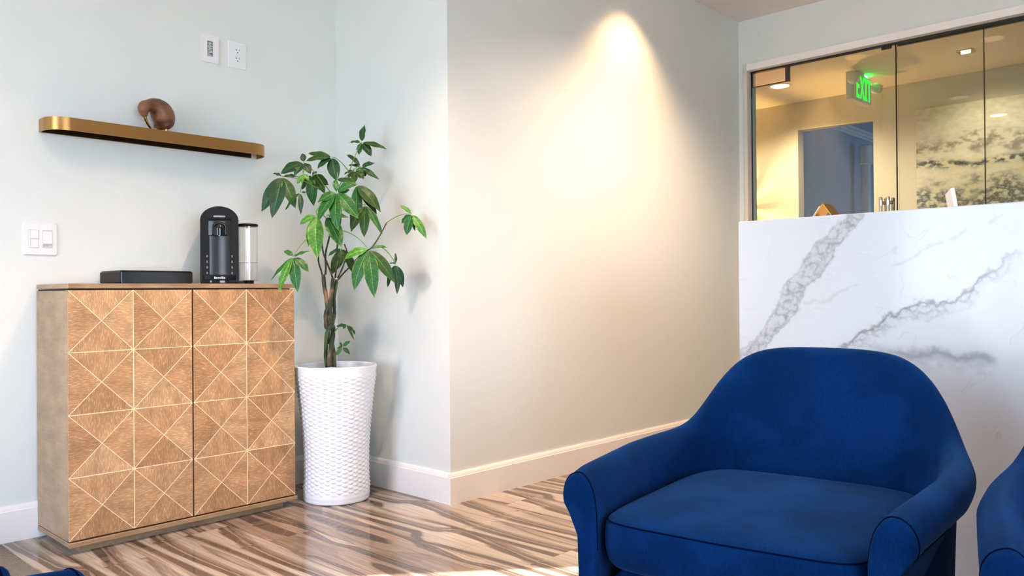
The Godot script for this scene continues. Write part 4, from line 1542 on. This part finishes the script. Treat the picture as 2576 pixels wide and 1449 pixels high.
# ---------------------------------------------------------------- behind the glass
func corridor() -> void:
	var T := 0.12
	# far wall with an opening, end walls, the cool room beyond
	struct("wall_far", boxes([[V(XE, 0, -5.2), V(XE + T, HC, -3.262)], [V(XE, 2.395, -3.262), V(XE + T, HC, -2.578)], [V(XE, 0, -2.578), V(XE + T, HC, 3.0)]]), M.hall)
	struct("wall_end", bx(V(XD + T, 0, -5.3), V(XE, HC, -5.2)), M.hall)
	struct("wall_beyond", boxes([[V(XE + T, 0, -3.62), V(12.0, 2.85, -3.50)], [V(12.0, 0, -3.62), V(12.1, 2.85, 0.1)], [V(XE + T, 0, 0.0), V(12.0, 2.85, 0.1)]]), M.cool)
	struct("floor_beyond", bx(V(XE + 0.2, -0.15, -3.62), V(12.1, -0.0025, 0.1)), M.ground)
	struct("ceiling_beyond", bx(V(XE + T, 2.715, -3.62), V(12.1, 2.86, 0.1)), M.cool)
	struct("trim_3", boxes([[V(XE + T, 2.64, -3.50), V(12.0, 2.715, -3.485)], [V(XE + T, 2.665, -3.485), V(12.0, 2.715, -3.46)], [V(XE + T, 2.69, -3.46), V(12.0, 2.715, -3.42)]], 0.003), M.trim)
	var bl := AreaLight3D.new()
	bl.name = "window_daylight"
	bl.light_color = Color(0.62, 0.78, 1.0)
	bl.light_energy = BLUE_E
	bl.area_size = Vector2(1.4, 1.6)
	bl.shadow_enabled = true
	add_child(bl)
	bl.look_at_from_position(V(9.8, 1.7, -0.06), V(8.8, 1.5, -3.5))
	var wg := struct("window_3", bx(V(9.08, 0.88, -0.02), V(10.52, 2.52, -0.001)), glow(Color(0.62, 0.78, 1.0), 1.2))
	wg.set_meta("kind", "structure")
	# pipe with an elbow, standing off the cool wall
	var p := thing("white_pipe", "white vertical pipe with couplings in the blue room behind the opening", "pipe", V(9.36, 0, -3.36))
	var m := MB.new()
	m.tube([V(0, 0, 0), V(0, 1.2, 0), V(0, 2.42, 0)], [0.052], 20)
	part("pipe", m.mesh(), M.trim, p)
	for y in [[2.30, 2.52, 0.068], [0.9, 1.66, 0.070]]:
		var q := MB.new()
		q.lathe([Vector2(0.0005, y[0]), Vector2(y[2], y[0]), Vector2(y[2] + 0.003, y[0] + 0.01), Vector2(y[2] + 0.003, y[1] - 0.02), Vector2(y[2] * 0.8, y[1]), Vector2(0.0005, y[1] + 0.005)], 24)
		part("coupling", q.mesh(), M.trim, p)
	# glass panels
	var panes := [["hinged glass door leaf with the corner fitting, nearest the beige wall", -2.462, -1.5955, 0.040, 0], ["fixed glass panel between the two dark joints", -1.588, -1.1475, 0.055, 1], ["glass panel at the right edge, right of the second joint", -1.142, 0.88, 0.055, 1]]
	for q in panes:
		var g := thing("glass_panel", q[0], "glass panel", V(XD + q[3], 0, q[1]), 0.0, "glass partition panels")
		var len: float = q[2] - q[1]
		if q[4] == 0:
			var lm := MB.new()   # one sheet with its top corner cut out for the fitting
			lm.xf = Transform3D(Basis(Vector3(0, 0, 1), Vector3(0, 1, 0), Vector3(-1, 0, 0)), V(0, 0, 0))
			lm.slab(PackedVector2Array([Vector2(0.235, 2.219), Vector2(0.235, 2.312), Vector2(len, 2.312), Vector2(len, 0.0), Vector2(0.0, 0.0), Vector2(0.0, 2.219)]), -0.010, 0.0)
			part("pane", lm.mesh(), M.tint, g)
			# dark gaskets round the cleared corner
			part("gasket", bx(V(-0.004, 2.2185, -0.026), V(0.014, 2.2225, 0.215)), M.gasket, g)
			part("gasket", bx(V(-0.006, 2.2165, 0.205), V(0.016, 2.312, 0.231)), M.steel, g)
			part("gasket", bx(V(-0.004, 0.0, -0.028), V(0.014, 2.312, -0.022)), M.gasket, g)
			part("edge_strip", bx(V(-0.001, 0.0, -0.022), V(0.011, 2.2185, -0.0005)), mt(c8(120, 138, 128), 0.3), g)
			part("edge_strip", bx(V(-0.002, 0.0, len + 0.0003), V(0.012, 2.312, len + 0.004)), M.gasket, g)
			part("stop_block", bx(V(-0.008, 2.292, len - 0.075), V(-0.0005, 2.317, len - 0.018), 0.002), M.gasket, g)
			for s in [-0.075, -0.035]:   # pull bars on both faces of the leaf
				var h := part("pull_bar", _pull(s), M.chrome, g, V(0, 0, len))
				h.set_meta("label", "chrome pull bar")
		else:
			part("pane", bx(V(0, 0.0, 0.0), V(0.010, 2.312, len)), M.tint, g)
			part("edge_strip", bx(V(0.0, 0.0, len + 0.0003), V(0.010, 2.312, len + 0.003)), M.gasket, g)
	# lights in the corridor ceiling
	var warm := Color(1.0, 0.88, 0.73)
	downlight(V(6.67, HC, -3.11), HALL_E, warm, 76.0, "round lit recessed light in the corridor ceiling under the glass corner fitting", 10.0)
	var gl := thing("gimbal_light", "small square tilted recessed light in the corridor ceiling above the painting", "ceiling light", V(6.67, HC, -1.665))
	var gm := MB.new()
	gm.box(V(-0.055, -0.008, -0.055), V(0.055, 0.0, 0.055), 0.003)
	part("housing", gm.mesh(), M.chrome, gl)
	var g2 := MB.new()
	g2.xf = Transform3D(Basis(Vector3(0, 0, 1), 0.35), V(0, -0.014, 0))
	g2.lathe([Vector2(0.0005, -0.004), Vector2(0.030, -0.004), Vector2(0.034, 0.0), Vector2(0.030, 0.006), Vector2(0.0005, 0.006)], 24)
	part("lens", g2.mesh(), glow(Color(1.0, 0.9, 0.72), 9.0), gl)
	var sl := SpotLight3D.new()
	sl.name = "lamp"
	sl.light_color = Color(1.0, 0.91, 0.78)
	sl.light_energy = HALL_E * 0.2
	sl.spot_angle = 50.0
	sl.spot_range = 8.0
	sl.spot_attenuation = 2.0
	sl.light_size = 0.03
	sl.shadow_enabled = true
	gl.add_child(sl)
	sl.position = V(0.005, -0.03, 0)
	sl.rotation_degrees = V(-90, 0, 0)
	sl.look_at_from_position(V(6.675, HC - 0.03, -1.665), V(7.36, 1.6, -1.60))
	# wall sconce at the far left: a bulb behind radiating fins
	var sc := thing("wall_sconce", "wall lamp on the corridor wall throwing rays of warm light, behind the door frame", "wall lamp", V(XE, 1.70, -3.79))
	part("back_plate", bx(V(-0.012, -0.05, -0.05), V(0.0, 0.05, 0.05), 0.003), M.gold, sc)
	var bl2 := MB.new()
	bl2.ball(V(-0.055, 0, 0), V(0.012, 0.012, 0.012), 14, 8)
	part("bulb", bl2.mesh(), glow(Color(1.0, 0.74, 0.42), 4.0), sc)
	for k in 18:
		var fm := MB.new()
		fm.xf = Transform3D(Basis(Vector3(1, 0, 0), TAU * k / 18.0 + 0.1 * sin(k * 2.3)), V(0, 0, 0))
		fm.box(V(-0.10, 0.045, -0.0045 - 0.002 * sin(k * 1.7)), V(-0.002, 0.060, 0.0045), 0.0005)
		part("fin", fm.mesh(), M.gold, sc)
	var cap := MB.new()
	cap.xf = Transform3D(Basis(Vector3(0, 0, 1), PI * 0.5), V(-0.095, 0, 0))
	cap.lathe([Vector2(0.0005, 0.0), Vector2(0.062, 0.0), Vector2(0.062, 0.005), Vector2(0.0005, 0.006)], 28)
	part("cap", cap.mesh(), M.gold, sc)
	var ol := OmniLight3D.new()
	ol.name = "lamp"
	ol.light_color = Color(1.0, 0.74, 0.42)
	ol.light_energy = SCONCE_E
	ol.omni_range = 6.0
	ol.omni_attenuation = 2.0
	ol.light_size = 0.006
	ol.shadow_enabled = true
	sc.add_child(ol)
	ol.position = V(-0.055, 0, 0)
	# exit sign
	var ex := thing("exit_sign", "white ceiling exit sign with green letters and two emergency lamp heads", "exit sign", V(6.51, 2.41, -2.43))
	part("case", bx(V(0, 0, -0.058), V(0.40, 0.222, -0.002), 0.006), M.whiteg, ex)
	part("face_plate", bx(V(0.006, 0.006, -0.0025), V(0.394, 0.216, 0.001), 0.002), M.whiteg, ex)
	part("canopy", bx(V(0.12, 0.222, -0.05), V(0.28, 0.247, -0.01), 0.003), M.whiteg, ex)
	var tmesh := text("EXIT", 0.205, 0.003, 700)
	var lt := part("lettering", tmesh, glow(Color(0.05, 0.95, 0.28), 0.9), ex, V(0.222, 0.108, 0.0022))
	lt.scale = V(0.76, 1.22, 1.0)
	for s in [0, 1]:
		var hd := MB.new()
		var hc := V(-0.045, 0.150, 0.020) if s == 0 else V(0.455, 0.155, 0.02)
		hd.ball(hc, V(0.047, 0.047, 0.047), 24, 14)
		var ho := part("lamp_head", hd.mesh(), M.whiteg, ex)
		var ar := MB.new()
		ar.tube([hc + V(0.0, 0, -0.02), V(0.002 if s == 0 else 0.398, hc.y, -0.03)], [0.012], 12)
		part("arm", ar.mesh(), M.grey, ho)
		var ln := MB.new()
		var dir := V(-0.4, -0.35, 0.85).normalized() if s == 0 else V(0.75, -0.25, 0.6).normalized()
		for k in 4:
			var off := V(0, 1, 0).cross(dir).normalized() * 0.0 + dir.cross(V(0, 1, 0).cross(dir)).normalized() * (k - 1.5) * 0.017
			ln.ball(hc + dir * 0.034 + off, V(0.022, 0.0085, 0.022), 14, 8)
		part("lens", ln.mesh(), M.clear if s == 0 else M.white, ho)
	var gn := OmniLight3D.new()
	gn.name = "lamp"
	gn.light_color = Color(0.05, 1.0, 0.32)
	gn.light_energy = GREEN_E
	gn.light_size = 0.004
	gn.omni_range = 3.0
	gn.omni_attenuation = 2.0
	gn.shadow_enabled = true
	ex.add_child(gn)
	gn.position = V(0.345, 0.235, -0.020)
	# painting
	var pa := thing("painting", "large cream and grey abstract canvas on the corridor wall", "painting", V(XE - 0.045, 1.20, -2.214))
	part("stretcher", bx(V(0, 0, 0), V(0.044, 1.212, 2.2), 0.002), M.canvas, pa)
	var cv := MB.new()
	cv.poly([V(-0.001, 0.002, 0.002), V(-0.001, 0.002, 2.198), V(-0.001, 1.210, 2.198), V(-0.001, 1.210, 0.002)], V(1, 0.6, 1.1), [Vector2(0.002, 0.998), Vector2(0.998, 0.998), Vector2(0.998, 0.002), Vector2(0.002, 0.002)])
	part("canvas", cv.mesh(), M.paintart, pa)

func _pull(dz: float) -> ArrayMesh:
	var m := MB.new()
	for s in [-1.0, 1.0]:
		var x: float = 0.005 + s * 0.045
		m.tube([V(0.005 + s * 0.006, 1.400, dz), V(x - s * 0.012, 1.402, dz), V(x - s * 0.002, 1.410, dz), V(x, 1.405, dz), V(x, 1.20, dz), V(x, 0.90, dz)], [0.0095], 14)
		m.tube([V(x, 1.38, dz), V(x, 1.428, dz), V(x, 1.432, dz)], [0.0105, 0.0105, 0.006], 14)
	return m.mesh()
